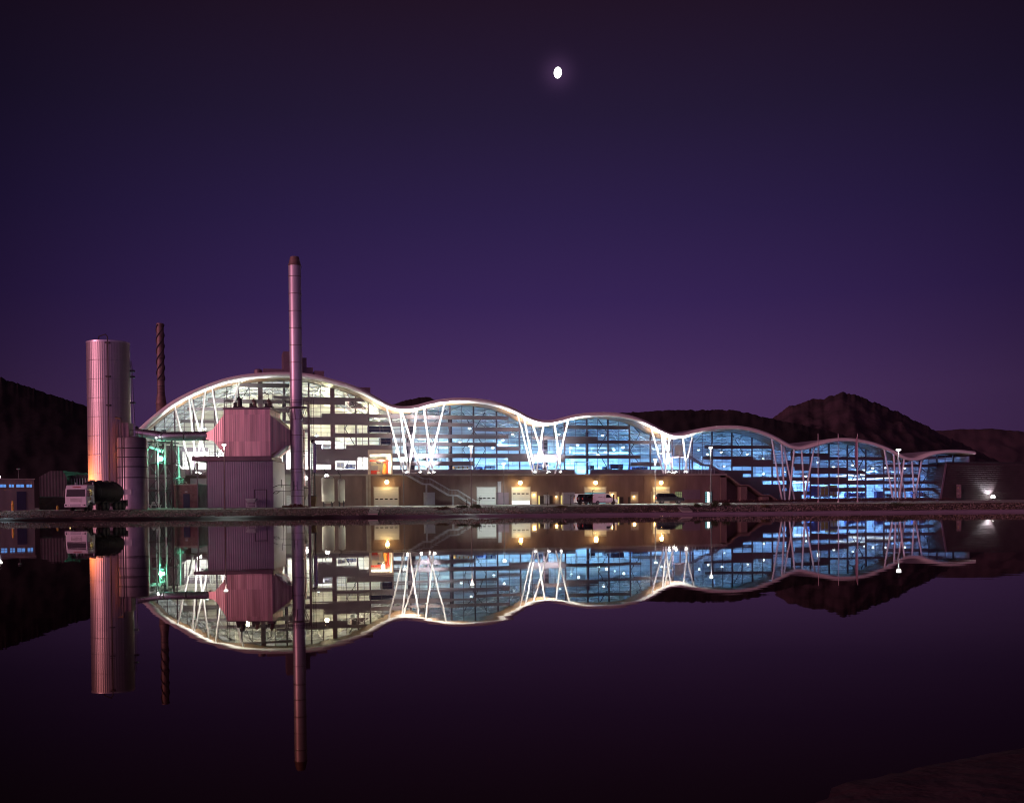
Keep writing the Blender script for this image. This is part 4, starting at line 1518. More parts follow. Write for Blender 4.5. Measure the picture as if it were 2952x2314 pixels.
# ------------------------------------------------------------------ floodlights at the feet of the columns
def flood(x, y, label, power, col=(0.97, 1.0, 0.98), dd=-6.5, cone=66, aim=(0, 0.06, 1)):
    s_, z_ = fs(x, y, dd)
    z_ = ZD if y < 1400 else gzf(s_, dd)
    t = thing('floodlight', label, 'floodlight', wpt(s_, dd, z_), ALPHA, 'floodlights at the column feet')
    m = MB()
    m.lathe([(0.10, 0.0), (0.10, 0.08), (0.24, 0.14), (0.30, 0.34), (0.27, 0.34)], 14)
    m.build('housing', M_['dark'], t, smooth=True)
    m = MB()
    m.lathe([(0.27, 0.30), (0.22, 0.41), (0.10, 0.46), (0.01, 0.47)], 14)
    m.build('lens', M_['e_flood'], t, smooth=True)
    lamp(t, (0, 0, 0.62), power, col, 0.2, cone, aim, 0.6)


flood(568, 1356, 'floodlight at the column feet left of the mauve shed', 42000)
flood(640, 1356, 'assumed floodlight on the deck hidden behind the mauve shed', 24150)  # unseen and assumed, lights the columns and roof edge here
flood(1172, 1357, 'floodlight at the leftmost column feet above the podium stairs', 59119)
flood(1212, 1358, 'floodlight at the middle foot of the first bundle of columns', 44338)
flood(1251, 1358, 'floodlight at the right feet of the first bundle of columns', 88678)
flood(1542, 1361, 'floodlight at the left feet of the second bundle of columns', 64045)
flood(1582, 1361, 'floodlight at the middle foot of the second bundle of columns', 68971)
flood(1616, 1361, 'floodlight at the right feet of the second bundle of columns', 54192)
flood(1928, 1361, 'floodlight at the left feet of the third bundle of columns', 68971)
flood(1948, 1361, 'floodlight in the middle of the third bundle of columns', 44338)
flood(1977, 1361, 'floodlight under the landing of the upper stairs', 7244)
for (x, lab, pw) in ((1236, 'assumed small floodlight close to the glass behind the first bundle of columns', 11970), (1580, 'assumed small floodlight close to the glass behind the second bundle of columns', 11970), (1940, 'assumed small floodlight close to the glass behind the third bundle of columns', 10080), (575, 'assumed small floodlight close to the glass left of the mauve shed', 5600)):
    flood(x, 1361, lab, pw, (0.92, 0.95, 1.0), -1.7, 120, (0, 0.12, 1))  # second set of assumed floodlights, added to brighten bands near the column bundles

# ------------------------------------------------------------------ stairs
st = thing('stairs', 'galvanised stairs with mesh railings running down the front of the podium', 'stairs', O_, ALPHA)
DS = -9.0
lowp = [fs(x, y, DS) for x, y in ((1168.7, 1366), (1218.8, 1395), (1239.8, 1395), (1292.5, 1427), (1318.9, 1428), (1363.7, 1457))]
hip = [fs(x, y, DS) for x, y in ((1184, 1361), (1220, 1379), (1240, 1379), (1295, 1411), (1319, 1412.5), (1372, 1445))]
for dd in (DS - 0.6, DS + 0.6):
    m = MB()
    for a, b in zip(lowp, lowp[1:]):
        m.bar((a[0], dd, a[1]), (b[0], dd, b[1]), 0.10, 0.26)
    m.build('stringer', M_['galv'], st)
    m = MB()
    for a, b in zip(hip, hip[1:]):
        m.bar((a[0], dd, a[1]), (b[0], dd, b[1]), 0.09)
        n = max(2, int((b[0] - a[0]) / 0.45))
        for k in range(n):
            t_ = k / n
            sx_ = a[0] + (b[0] - a[0]) * t_
            zz = a[1] + (b[1] - a[1]) * t_
            m.bar((sx_, dd, zz - 1.0), (sx_, dd, zz), 0.025)
    m.build('railing', M_['galv'], st)
m = MB()
for (a, b) in ((lowp[0], lowp[1]), (lowp[2], lowp[3]), (lowp[4], lowp[5])):
    n = int((a[1] - b[1]) / 0.17)
    for k in range(n):
        t_ = (k + 0.5) / n
        sx_ = a[0] + (b[0] - a[0]) * t_
        zz = a[1] + (b[1] - a[1]) * t_
        m.box(sx_ - 0.15, sx_ + 0.15, DS - 0.55, DS + 0.55, zz, zz + 0.04)
for (a, b) in ((lowp[1], lowp[2]), (lowp[3], lowp[4])):
    m.box(a[0], b[0], DS - 0.55, DS + 0.55, a[1], a[1] + 0.05)
m.build('treads', M_['galv'], st)
for x, y in ((1229, 1395), (1306, 1428)):
    for dd in (DS - 0.5, DS + 0.5):
        a = fs(x, y, DS)
        m = MB()
        m.bar((a[0], dd, gzf(a[0], dd)), (a[0], dd, a[1]), 0.14)
        m.build('post', M_['galv'], st)
m = MB()
m.box(lowp[0][0] - 2.2, lowp[0][0] + 0.1, DS - 0.6, DP - 0.36, ZD - 0.22, ZD - 0.02)
m.build('landing', M_['galv'], st)

s2 = thing('stairs', 'dark steel stairs with landing up to a door beside the third bundle of columns', 'stairs', O_, ALPHA)
D2 = -3.4
pa = [fs(x, y, D2) for x, y in ((1954.7, 1314), (1985.7, 1314), (2025.8, 1339), (2046, 1340), (2086, 1365.5))]
m = MB()
m.box(pa[0][0], pa[1][0], D2 - 0.7, -0.25, pa[0][1] - 0.2, pa[0][1])
m.build('landing', M_['beam'], s2)
for dd in (D2 - 0.65, D2 + 0.65):
    m = MB()
    for a, b in zip(pa[1:], pa[2:]):
        m.bar((a[0], dd, a[1] - 0.1), (b[0], dd, b[1] - 0.1), 0.1, 0.3)
    m.build('stringer', M_['beam'], s2)
    m = MB()
    for a, b in zip(pa, pa[1:]):
        for h in (1.05, 0.75, 0.45, 0.2):
            m.bar((a[0], dd, a[1] + h), (b[0], dd, b[1] + h), 0.05)
        m.bar((a[0], dd, a[1]), (a[0], dd, a[1] + 1.05), 0.07)
    m.build('railing', M_['galv'], s2)
m = MB()
for (a, b) in ((pa[1], pa[2]), (pa[3], pa[4])):
    n = int((a[1] - b[1]) / 0.2)
    for k in range(n):
        t_ = (k + 0.5) / n
        sx_ = a[0] + (b[0] - a[0]) * t_
        zz = a[1] + (b[1] - a[1]) * t_
        m.box(sx_ - 0.15, sx_ + 0.15, D2 - 0.6, D2 + 0.6, zz, zz + 0.05)
m.box(pa[2][0], pa[3][0], D2 - 0.6, D2 + 0.6, pa[2][1] - 0.05, pa[2][1])
m.build('treads', M_['galv'], s2)
for q in (pa[0][0] + 0.1, pa[1][0] - 0.1, pa[3][0] - 0.2):
    m = MB()
    m.box(q - 0.1, q + 0.1, D2 - 0.65, D2 - 0.45, ZD, pa[0][1] - 0.21 if q < pa[2][0] else pa[3][1] - 0.06)
    m.build('post', M_['beam'], s2)
# glass balustrade posts on the deck below
m = MB()
a, b = fs(1985, 1360, -6.8)[0], fs(2060, 1360, -6.8)[0]
for q in np.linspace(a, b, 9):
    m.bar((q, -6.8, ZD), (q, -6.8, ZD + 1.0), 0.06)
m.bar((a, -6.8, ZD + 1.0), (b, -6.8, ZD + 1.0), 0.06)
m.bar((a, -6.8, ZD + 0.5), (b, -6.8, ZD + 0.5), 0.03)
tag(m.build('deck_railing', M_['galv']), 'thin railing along the deck edge under the upper stairs', 'railing')
bpy.data.objects['deck_railing'].location = O_
bpy.data.objects['deck_railing'].rotation_euler = (0, 0, ALPHA)

# ------------------------------------------------------------------ dark block at the right end
YB = 232.0
Yk = 214.0
DBK = -3.0
q0, q1 = fs(2726, 1334, DBK), fs(2709, 1443, DBK)
zt = q0[1]
zb = gzf(q1[0], DBK) - 0.1
blk = thing('slatted_block', 'low dark block with horizontal slats and a leaning left edge, beyond the glass', 'building', O_, ALPHA)
dk2 = DBK + 6
m = MB()
m.loft([(q1[0], DBK, zb), (q1[0] + 46, DBK, zb), (q1[0] + 46, DBK, zt), (q0[0], DBK, zt)], [(q1[0], dk2, zb), (q1[0] + 46, dk2, zb), (q1[0] + 46, dk2, zt), (q0[0], dk2, zt)])
m.build('wall', M_['slat'], blk)
m = MB()
m.box(q0[0] - 0.1, q1[0] + 46.1, DBK - 0.12, dk2 + 0.2, zt + 0.003, zt + 0.2)
m.build('roof_edge', M_['dark'], blk)
m = MB()
m.loft([(q1[0] - 0.12, DBK - 0.15, zb), (q1[0] + 0.3, DBK - 0.15, zb), (q0[0] + 0.3, DBK - 0.15, zt), (q0[0] - 0.12, DBK - 0.15, zt)],
       [(q1[0] - 0.12, DBK - 0.004, zb), (q1[0] + 0.3, DBK - 0.004, zb), (q0[0] + 0.3, DBK - 0.004, zt), (q0[0] - 0.12, DBK - 0.004, zt)])
m.build('edge_trim', M_['beam'], blk)
m = MB()
for k in range(17):
    zz = zb + 0.75 + k * 0.42
    if zz < zt - 0.1:
        m.box(q1[0] + 2.2, q1[0] + 45, DBK - 0.11, DBK - 0.004, zz - 0.05, zz + 0.05)
o = m.build('slats', M_['slat'], blk)
Yk = wpt(fs(2862, 1440, DBK)[0], DBK, 0).y
pf = at(2862, 1441, Yk - 1.3)
t = thing('floodlight', 'bright floodlight on the ground washing up the dark slatted block', 'floodlight', (pf.x, Yk - 1.4, gz(Yk)))
m = MB()
m.lathe([(0.25, 0), (0.25, 0.2), (0.42, 0.45), (0.4, 0.5)], 14)
m.build('housing', M_['dark'], t, smooth=True)
m = MB()
m.lathe([(0.4, 0.46), (0.40, 0.7), (0.32, 0.95), (0.12, 1.08), (0.01, 1.1)], 16)
m.build('lens', M_['e_flood'], t, smooth=True)
lamp(t, (0, 0.1, 1.25), 1300, (0.92, 0.95, 1.0), 0.12, 110, (-0.35, 0.55, 0.75), 0.5)
Yk = wpt(fs(2764, 1440, DBK)[0], DBK, 0).y
pf = at(2764, 1437, Yk - 0.5)
t = thing('notice_panel', 'narrow upright notice panel in front of the dark slatted block', 'sign', (pf.x, Yk - 0.6, gz(Yk)))
hh = at(2764, 1396, Yk - 0.5).z - gz(Yk)
m = MB()
m.box(-0.5, 0.5, 0, 0.12, 0.5, hh)
m.build('panel', mat('sign board', (0.19, 0.13, 0.14), 0.6, 0, 0.5, 1.4), t)
m = MB()
m.box(-0.45, 0.45, 0.02, 0.3, 0, 0.49)
m.build('foot', M_['dark'], t)
for k, (u, v, mt) in enumerate(((-0.15, 0.8, 'yellow'), (0.2, 0.6, 'red'), (-0.1, 0.42, 'cream'), (0.15, 0.3, 'red'))):
    m = MB()
    m.box(u - 0.18, u + 0.18, -0.012, -0.002, v * hh - 0.1, v * hh + 0.1)
    m.build('picture', mat('faded picture', [c * 0.5 + 0.08 for c in ((0.65, 0.45, 0.04), (0.4, 0.08, 0.06), (0.5, 0.45, 0.35), (0.35, 0.1, 0.08))[k]], 0.7), t)

# flower bed along the right hand glass
fb = MB()
rng = random.Random(11)
s0, s1 = fs(2050, 1440, -9)[0], fs(2735, 1440, -9)[0]
for i in range(9000):
    s_ = rng.uniform(s0, s1)
    dd = rng.uniform(-11.5, -7.9)
    clump = noise.noise(Vector((s_ * 0.9, dd * 0.9, 0)))
    h = max(0.05, 0.42 + 0.45 * clump) * rng.random() ** 0.6
    p = wpt(s_, dd, gzf(s_, dd) + h)
    r = rng.uniform(0.04, 0.12)
    a = Vector((rng.uniform(-1, 1), rng.uniform(-1, 1), rng.uniform(-1, 1))).normalized() * r
    b = Vector((rng.uniform(-1, 1), rng.uniform(-1, 1), rng.uniform(-1, 1))).normalized() * r
    fb.cur = 1 if (h > 0.3 and rng.random() < 0.06) else 0
    fb.add([p - a, p - b, p + a, p + b], [(0, 1, 2, 3)])
o = fb.build('flower_bed', [M_['rose'], mat('rose petals', (0.55, 0.25, 0.25), 0.7, 0, 0.5, 6)])
tag(stuff(o), 'low bed of rose bushes along the foot of the right hand glass', 'flower bed')


# ------------------------------------------------------------------ street lamps
def street_lamp(xh, yh, xb, Y, label, power, lit=True, red=False, col=(0.86, 1.0, 0.93)):
    b = at(xb, 1450, Y)
    hgt = at(xh, yh, Y).z - gz(Y)
    t = thing('street_lamp', label, 'street lamp', (b.x, Y, gz(Y)), 0, 'slim street lamps')
    tp = at(xh, yh, Y).x - b.x
    m = MB()
    m.lathe([(0.16, 0), (0.16, 0.12), (0.075, 0.14), (0.07, hgt * 0.45), (0.05, hgt * 0.46), (0.042, hgt - 0.15)], 10)
    m.build('pole', M_['poler'] if red else M_['pole'], t, smooth=True)
    m = MB()
    kq_ = 0.62 if Y < 150 else 0.85
    m.lathe([(0.42 * kq_, hgt + 0.02), (0.34 * kq_, hgt + 0.10), (0.12 * kq_, hgt + 0.16), (0.02, hgt + 0.17)], 16)
    m.build('hood', M_['pole'], t, smooth=True)
    m = MB()
    m.lathe([(0.02, hgt - 0.19), (0.20 * kq_, hgt - 0.17), (0.36 * kq_, hgt - 0.09), (0.41 * kq_, hgt + 0.015)], 16)
    m.build('lantern', M_['e_white'] if lit else M_['galv'], t, smooth=True)
    if lit:
        lamp(t, (0, -0.1, hgt - 0.3), power, col, 0.25, 150, (0, 0, -1), 0.35)
    return t


street_lamp(645.6, 1281, 648, 131, 'street lamp on the bank edge in front of the mauve shed', 1000, True, True)
street_lamp(1159.5, 1318, 1164, 186, 'street lamp standing left of the podium stairs', 5250)
street_lamp(1355.8, 1285, 1359, 136, 'tall street lamp on the bank edge right of the podium stairs', 3900, True, True)
street_lamp(1452.7, 1336, 1453, 203, 'short street lamp above the mauve container', 4500)
street_lamp(1888, 1324, 1889.5, 188, 'street lamp left of the third bundle of columns', 13500)
street_lamp(2045, 1289.5, 2049.5, 146, 'street lamp in front of the glass door and upper stairs', 3200)
street_lamp(2587, 1295.5, 2590.5, 158, 'street lamp before the fifth bundle of columns', 1500)
street_lamp(55, 1351, 55, 190, 'unlit street lamp behind the low building with blue windows', 0, False)
street_lamp(-3, 1373, -3, 124, 'bright street lamp at the left edge, before the low building', 450, True, False, (0.7, 0.88, 1.0))

# ------------------------------------------------------------------ flagpoles
for k, (x, lab, flag) in enumerate(((2359, 'leftmost of three slim flagpoles, bare', False), (2417, 'middle of three slim flagpoles, bare', False), (2472.5, 'rightmost of three flagpoles, with a furled flag', True))):
    Y = 186
    b = at(x, 1446, Y)
    hgt = at(x, 1251, Y).z - gz(Y)
    t = thing('flagpole', lab, 'flagpole', (b.x, Y, gz(Y)), 0, 'flagpoles on the bank')
    m = MB()
    m.lathe([(0.17, 0), (0.17, 0.25), (0.09, 0.3), (0.085, hgt * 0.5), (0.05, hgt)], 10)
    m.build('pole', M_['pinkpole'], t, smooth=True)
    m = MB()
    m.lathe([(0.02, hgt), (0.09, hgt + 0.06), (0.02, hgt + 0.14)], 10)
    m.build('finial', M_['galv'], t, smooth=True)
    if flag:
        z1, z0 = at(x, 1257, Y).z - gz(Y), at(x, 1345, Y).z - gz(Y)
        m = MB()
        rows, cols_ = 26, 12
        vs = []
        for i in range(rows + 1):
            tt = i / rows
            zz = z1 + (z0 - z1) * tt
            wd = 0.08 + 0.42 * min(1, tt * 2.2) * (1 - 0.35 * tt)
            for j in range(cols_ + 1):
                u = j / cols_
                vs.append((-0.06 - wd * u, 0.16 * math.sin(u * 9 + tt * 2) * (0.3 + u), zz - 0.25 * u))
        m.add(vs, [(i * (cols_ + 1) + j, i * (cols_ + 1) + j + 1, (i + 1) * (cols_ + 1) + j + 1, (i + 1) * (cols_ + 1) + j) for i in range(rows) for j in range(cols_)])
        fo = m.build('flag', M_['flag'], t, smooth=True)
        md = fo.modifiers.new('thickness', 'SOLIDIFY')
        md.thickness = 0.02


# ------------------------------------------------------------------ plants
def leaf_cloud(m, c, r, n, size, rng):
    for _ in range(n):
        d = Vector((rng.gauss(0, 1), rng.gauss(0, 1), rng.gauss(0, 1))).normalized() * (rng.random() ** 0.45)
        p = Vector(c) + Vector((d.x * r[0], d.y * r[1], d.z * r[2]))
        a = Vector((rng.uniform(-1, 1), rng.uniform(-1, 1), rng.uniform(-1, 1))).normalized() * size * rng.uniform(0.6, 1.3)
        b = a.cross(Vector((rng.uniform(-1, 1), rng.uniform(-1, 1), rng.uniform(-1, 1)))).normalized() * size * 0.5
        m.add([p - a, p - b, p + a, p + b], [(0, 1, 2, 3)])


def sapling(x, ytop, Y, label, seed, leafy=60):
    rng = random.Random(seed)
    b = at(x, 1450, Y)
    h = at(x, ytop, Y).z - gz(Y)
    t = thing('young_tree', label, 'tree', (b.x, Y, gz(Y)), 0, 'young trees in front of the podium')
    m = MB()
    m.tube((0, 0, 0), (0.03, 0, h * 0.55), 0.06, 0.04, 7)
    m.tube((0.03, 0, h * 0.55), (0.0, 0, h * 0.95), 0.04, 0.015, 6)
    tips = []
    for k in range(9):
        z = h * rng.uniform(0.45, 0.9)
        an = rng.uniform(0, 2 * PI)
        ln = h * rng.uniform(0.12, 0.26)
        q = (math.cos(an) * ln, math.sin(an) * ln, z + ln * rng.uniform(0.3, 0.9))
        m.tube((0.01, 0, z), q, 0.02, 0.008, 5)
        tips.append(q)
    m.build('trunk', M_['bark'], t)
    m = MB()
    for q in tips:
        leaf_cloud(m, q, (h * 0.07, h * 0.07, h * 0.07), leafy // 9, 0.06, rng)
    m.build('crown', M_['leaf'], t)


sapling(1381, 1427, 168, 'thin sapling in front of the white roller door with small windows', 1, 40)
sapling(1578.5, 1416, 165, 'bare sapling in front of the dark louvre', 2, 20)
sapling(1645, 1423, 165, 'thin sapling in front of the large grey cabinet', 3, 20)
sapling(1707.5, 1408, 165, 'bare sapling with a flat crown in front of the white vans', 4, 30)
sapling(2632, 1416, 168, 'small dark tree at the last feet of the slanted columns', 5, 160)
sapling(1345, 1432, 170, 'short sapling at the foot of the podium stairs', 6, 30)


def shrub(x, Y, r, h, label, seed, mt='leaf'):
    rng = random.Random(seed)
    b = at(x, 1460, Y)
    zb = float(np.interp(Y, [116.6, 117.5, 119, 121, 123, 125, 127], [0.2, 0.27, 0.36, 0.5, 0.66, 0.81, 0.95]))
    t = thing('shrub', label, 'shrub', (b.x, Y, zb), 0, 'shrubs on the stony bank')
    m = MB()
    for k in range(6):
        a = rng.uniform(0, 2 * PI)
        m.tube((0, 0, -0.05), (math.cos(a) * r * 0.6, math.sin(a) * r * 0.6, h * rng.uniform(0.5, 0.9)), 0.025, 0.01, 5)
    m.build('stem', M_['bark'], t)
    m = MB()
    for k in range(7):
        a = rng.uniform(0, 2 * PI)
        q = rng.random() * 0.65
        leaf_cloud(m, (math.cos(a) * r * q, math.sin(a) * r * q, h * rng.uniform(0.3, 0.75)), (r * 0.42, r * 0.42, h * 0.3), 110, 0.06, rng)
    m.build('foliage', M_[mt], t)


shrub(1372, 124.5, 0.75, 0.6, 'green shrub on the bank beside the tall street lamp', 1)
shrub(1335, 125.5, 0.9, 0.35, 'low dark shrub on the bank left of the tall street lamp', 2)
shrub(2056, 123, 0.85, 0.8, 'big dark shrub on the bank below the lamp by the glass door', 3)
shrub(2095, 125.5, 0.7, 0.45, 'low shrub on the bank right of the big dark shrub', 4)
shrub(2008, 124, 0.6, 0.4, 'small shrub on the bank right of the concrete chute', 5)
shrub(1620, 124, 1.1, 0.35, 'sprawling brownish shrub on the bank before the white vans', 6, 'leafd')
shrub(2600, 122.5, 1.3, 0.5, 'dark shrub on the bank below the right hand columns', 7)
shrub(1270, 124, 1.0, 0.4, 'low brown shrub on the bank before the podium stairs', 8, 'leafd')
shrub(2210, 122.5, 0.8, 0.35, 'small brown shrub on the bank before the last buttress', 9, 'leafd')


# ------------------------------------------------------------------ vehicles
def wheel_mesh(r, w_):
    m = MB()
    n = 18
    prof = [(r * 0.62, -w_ / 2), (r * 0.93, -w_ / 2), (r, -w_ * 0.3), (r, w_ * 0.3), (r * 0.93, w_ / 2), (r * 0.62, w_ / 2)]
    vs, fcs = [], []
    for (q, y) in prof:
        for i in range(n):
            a = 2 * PI * i / n
            vs.append((q * math.cos(a), y, q * math.sin(a)))
    for k in range(len(prof) - 1):
        for i in range(n):
            j = (i + 1) % n
            fcs.append((k * n + i, k * n + j, (k + 1) * n + j, (k + 1) * n + i))
    m.add(vs, fcs)
    h = MB()
    h.tube((0, -w_ * 0.42, 0), (0, w_ * 0.42, 0), r * 0.63, n=18)
    h.tube((0, -w_ * 0.5, 0), (0, w_ * 0.5, 0), r * 0.2, n=10)
    return m, h


def add_wheel(t, x, y, r, w_, name='wheel'):
    tm, hm = wheel_mesh(r, w_)
    o = tm.build(name, M_['tyre'], t, smooth=True, loc=(x, y, r))
    hm.build('rim', M_['rim'], o, smooth=True)
    return o


def shell(m, prof, hw, inset):
    """car body: side outline pushed sideways, upper points pulled in"""
    zs = [p[1] for p in prof]
    belt = min(zs) + (max(zs) - min(zs)) * 0.52

    def off(z):
        return hw - (max(0, z - belt) / (max(zs) - belt)) * inset
    m.loft([(x, -off(z), z) for x, z in prof], [(x, off(z), z) for x, z in prof])


def car(name, label, cat, pos, rz, prof, hw, inset, paint, wins, wheels, wr, extra, lower=None, grp=None):
    t = thing(name, label, cat, pos, rz, grp)
    m = MB()
    shell(m, prof, hw, inset)
    b = m.build('body', paint, t)
    bv = b.modifiers.new('soft edges', 'BEVEL')
    bv.width = 0.05
    bv.segments = 2
    zs = [p[1] for p in prof]
    belt = min(zs) + (max(zs) - min(zs)) * 0.52

    def off(z):
        return hw - (max(0, z - belt) / (max(zs) - belt)) * inset
    for poly in wins:
        for sgn in (-1, 1):
            m = MB()
            m.loft([(x, sgn * (off(z) - 0.02), z) for x, z in poly], [(x, sgn * (off(z) + 0.012), z) for x, z in poly])
            m.build('side_window', M_['carglass'], t)
    for (x, z0, x2, z2) in extra.get('glass', []):
        m = MB()
        dxx = 0.03 if x2 < x or x > 0 else -0.03
        m.hexa([(x - 0.02, -hw * 0.78, z0), (x - 0.02, hw * 0.78, z0), (x + dxx, hw * 0.78, z0), (x + dxx, -hw * 0.78, z0),
                (x2 - 0.02, -hw * 0.70, z2), (x2 - 0.02, hw * 0.70, z2), (x2 + dxx, hw * 0.70, z2), (x2 + dxx, -hw * 0.70, z2)])
        m.build('windscreen', M_['carglass'], t)
    if lower:
        m = MB()
        x0, x1, z0, z1 = lower
        m.box(x0, x1, -hw - 0.015, hw + 0.015, z0, z1)
        m.build('sill_trim', M_['black'], t)
    for x in wheels:
        for y in (-hw + 0.09, hw - 0.09):
            add_wheel(t, x, y, wr, 0.22)
    for (x, z, mt, nm, sy) in extra.get('lights', []):
        for sgn in (-1, 1):
            m = MB()
            m.box(x - 0.04, x + 0.04, sgn * hw * 0.8 - 0.1, sgn * hw * 0.8 + 0.1, z - sy, z + sy)
            m.build(nm, mt, t)
    for sgn in (-1, 1):
        m = MB()
        xm, zm = extra['mirror']
        m.box(xm - 0.06, xm + 0.06, sgn * (hw + 0.12) - 0.08, sgn * (hw + 0.12) + 0.08, zm, zm + 0.16)
        m.build('mirror', M_['black'], t)
    return t


van_prof = [(-2.05, 0.28), (2.0, 0.28), (2.08, 0.45), (2.05, 0.75), (1.25, 1.02), (0.62, 1.70), (0.35, 1.80), (-1.85, 1.82), (-2.02, 1.70), (-2.08, 0.9)]
van_w = [[(0.05, 1.08), (1.0, 1.06), (0.60, 1.58), (0.15, 1.62)]]
van_ex = {'glass': [(1.22, 1.05, 0.66, 1.66), (-2.08, 1.05, -2.03, 1.62)], 'lights': [(2.03, 0.78, M_['galv'], 'headlight', 0.1), (-2.08, 0.95, M_['red'], 'tail_light', 0.18)], 'mirror': (0.95, 1.05)}


def vpos(x, Y):
    p = at(x, 1450, Y)
    return (p.x, Y, gz(Y))


v1 = car('van', 'white panel van parked nearest, side on, facing right', 'van', vpos(1744, 184), math.radians(2), van_prof, 0.86, 0.14, M_['carwhite'], van_w, (-1.3, 1.35), 0.31, van_ex, (-1.0, 1.05, 0.40, 0.47), 'parked white vans')
m = MB()
m.box(-1.2, -0.55, -0.883, -0.862, 1.17, 1.21)
m.build('door_rail', M_['black'], v1)
m = MB()
m.box(-0.12, -0.09, -0.878, -0.862, 0.42, 1.55)
m.box(1.0, 1.03, -0.878, -0.862, 0.42, 1.0)
m.build('door_gap', M_['dark'], v1)
v2 = copy_tree(v1)
v2['label'] = 'white panel van half hidden behind the black off roader'
v2.location = vpos(1690, 192)
v2.rotation_euler = (0, 0, math.radians(6))

suv_prof = [(-2.25, 0.42), (2.25, 0.42), (2.34, 0.6), (2.30, 0.92), (1.25, 1.08), (0.62, 1.66), (0.3, 1.76), (-2.0, 1.78), (-2.30, 1.12), (-2.33, 0.62)]
suv_w = [[(-1.95, 1.16), (-1.05, 1.14), (-1.05, 1.62), (-1.85, 1.64)], [(-0.98, 1.14), (-0.12, 1.13), (-0.12, 1.61), (-0.98, 1.62)], [(-0.05, 1.13), (1.02, 1.12), (0.55, 1.58), (-0.05, 1.61)]]
suv_ex = {'glass': [(1.24, 1.10, 0.65, 1.63), (-2.31, 1.14, -2.08, 1.68)], 'lights': [(2.31, 0.84, M_['galv'], 'headlight', 0.1), (-2.32, 1.0, M_['red'], 'tail_light', 0.16)], 'mirror': (0.95, 1.12)}
sv = car('estate_car', 'dark long off road estate car parked before the cream door', 'car', vpos(1931, 186), math.radians(1), suv_prof, 0.90, 0.16, M_['cardark'], suv_w, (-1.42, 1.42), 0.38, suv_ex, (-1.95, 2.0, 0.44, 0.62))
jeep_prof = [(-1.75, 0.45), (1.85, 0.45), (1.95, 0.6), (1.92, 0.98), (0.95, 1.08), (0.5, 1.62), (0.3, 1.68), (-1.5, 1.70), (-1.78, 1.1)]
jeep_w = [[(-1.4, 1.16), (-0.35, 1.14), (-0.35, 1.55), (-1.3, 1.57)], [(-0.25, 1.14), (0.75, 1.12), (0.4, 1.52), (-0.25, 1.54)]]
jeep_ex = {'glass': [(0.93, 1.10, 0.53, 1.58), (-1.79, 1.14, -1.56, 1.62)], 'lights': [(1.92, 0.85, M_['galv'], 'headlight', 0.1), (-1.79, 0.95, M_['red'], 'tail_light', 0.15)], 'mirror': (0.7, 1.12)}
jp = car('off_roader', 'small black off roader seen from behind between the white vans', 'car', vpos(1695, 184.5), math.radians(38), jeep_prof, 0.84, 0.14, M_['cardark'], jeep_w, (-1.1, 1.2), 0.36, jeep_ex, (-1.5, 1.6, 0.47, 0.6))
tm, hm = wheel_mesh(0.33, 0.2)
o = tm.build('spare_wheel', M_['tyre'], jp, smooth=True)
o.location = (-1.92, 0.05, 0.95)
o.rotation_euler = (0, 0, PI / 2)
hm.build('cover', M_['rim'], o)

# post and bollards
t = thing('timber_post', 'brown timber post standing in front of the white van bonnet', 'post', vpos(1769, 172))
m = MB()
m.box(-0.13, 0.13, -0.13, 0.13, 0, 1.5)
m.build('post', M_['bark'], t)
m = MB()
m.lathe([(0.2, 1.5), (0.12, 1.58), (0.02, 1.6)], 4)
m.build('cap', M_['dark'], t)
for (x, Y, h, mt, lab) in ((36, 128.5, 1.15, 'orange', 'orange marker post on the bank edge before the low building'), (165, 150, 0.6, 'yellow', 'short yellow post left of the white truck')):
    t = thing('marker_post', lab, 'post', vpos(x, Y))
    m = MB()
    m.lathe([(0.13, 0), (0.13, h * 0.6), (0.16, h * 0.62), (0.16, h * 0.75), (0.10, h * 0.8), (0.10, h), (0.03, h * 1.05)], 12)
    m.build('post', M_[mt], t, smooth=True)
    m = MB()
    m.box(-0.3, 0.3, -0.3, 0.3, -0.02, 0.06)
    m.build('foot', M_['concp'], t)

# ------------------------------------------------------------------ tanker truck, nose to the camera
YT = 124.0
tp = at(219, 1470, YT)
trk = thing('tanker_truck', 'white cab over truck pulling a dark tanker trailer past the tall silo', 'truck', (tp.x, YT, gz(YT) + 0.03), math.radians(-4))
m = MB()
cabp = [(-0.0, 0.55), (-0.02, 1.55), (0.10, 2.45), (0.35, 2.86), (2.0, 2.92), (2.05, 0.75), (1.75, 0.75), (1.55, 1.05), (0.95, 1.05), (0.75, 0.6)]
m.loft([(-1.24, y, z) for y, z in cabp], [(1.24, y, z) for y, z in cabp])
cb = m.build('cab', M_['carwhite'], trk)
bv = cb.modifiers.new('soft edges', 'BEVEL')
bv.width = 0.08
bv.segments = 3
m = MB()
m.hexa([(-1.10, -0.03, 1.58), (1.10, -0.03, 1.58), (1.10, 0.2, 1.58), (-1.10, 0.2, 1.58), (-1.04, 0.075, 2.36), (1.04, 0.075, 2.36), (1.04, 0.3, 2.36), (-1.04, 0.3, 2.36)])
m.build('windscreen', M_['carglass'], trk)
m = MB()
m.box(-0.62, 0.62, -0.05, 0.05, 0.95, 1.42)
m.build('grille', M_['galv'], trk)
m = MB()
for zz in (1.02, 1.12, 1.22, 1.32):
    m.box(-0.58, 0.58, -0.062, -0.052, zz, zz + 0.04)
m.build('grille_bars', M_['dark'], trk)
m = MB()
m.box(-1.26, 1.26, -0.14, 0.3, 0.42, 0.80)
m.build('bumper', M_['carwhite'], trk)
m = MB()
m.box(-0.60, 0.60, -0.155, -0.142, 0.48, 0.72)
m.build('number_plate_panel', M_['boxgrey'], trk)
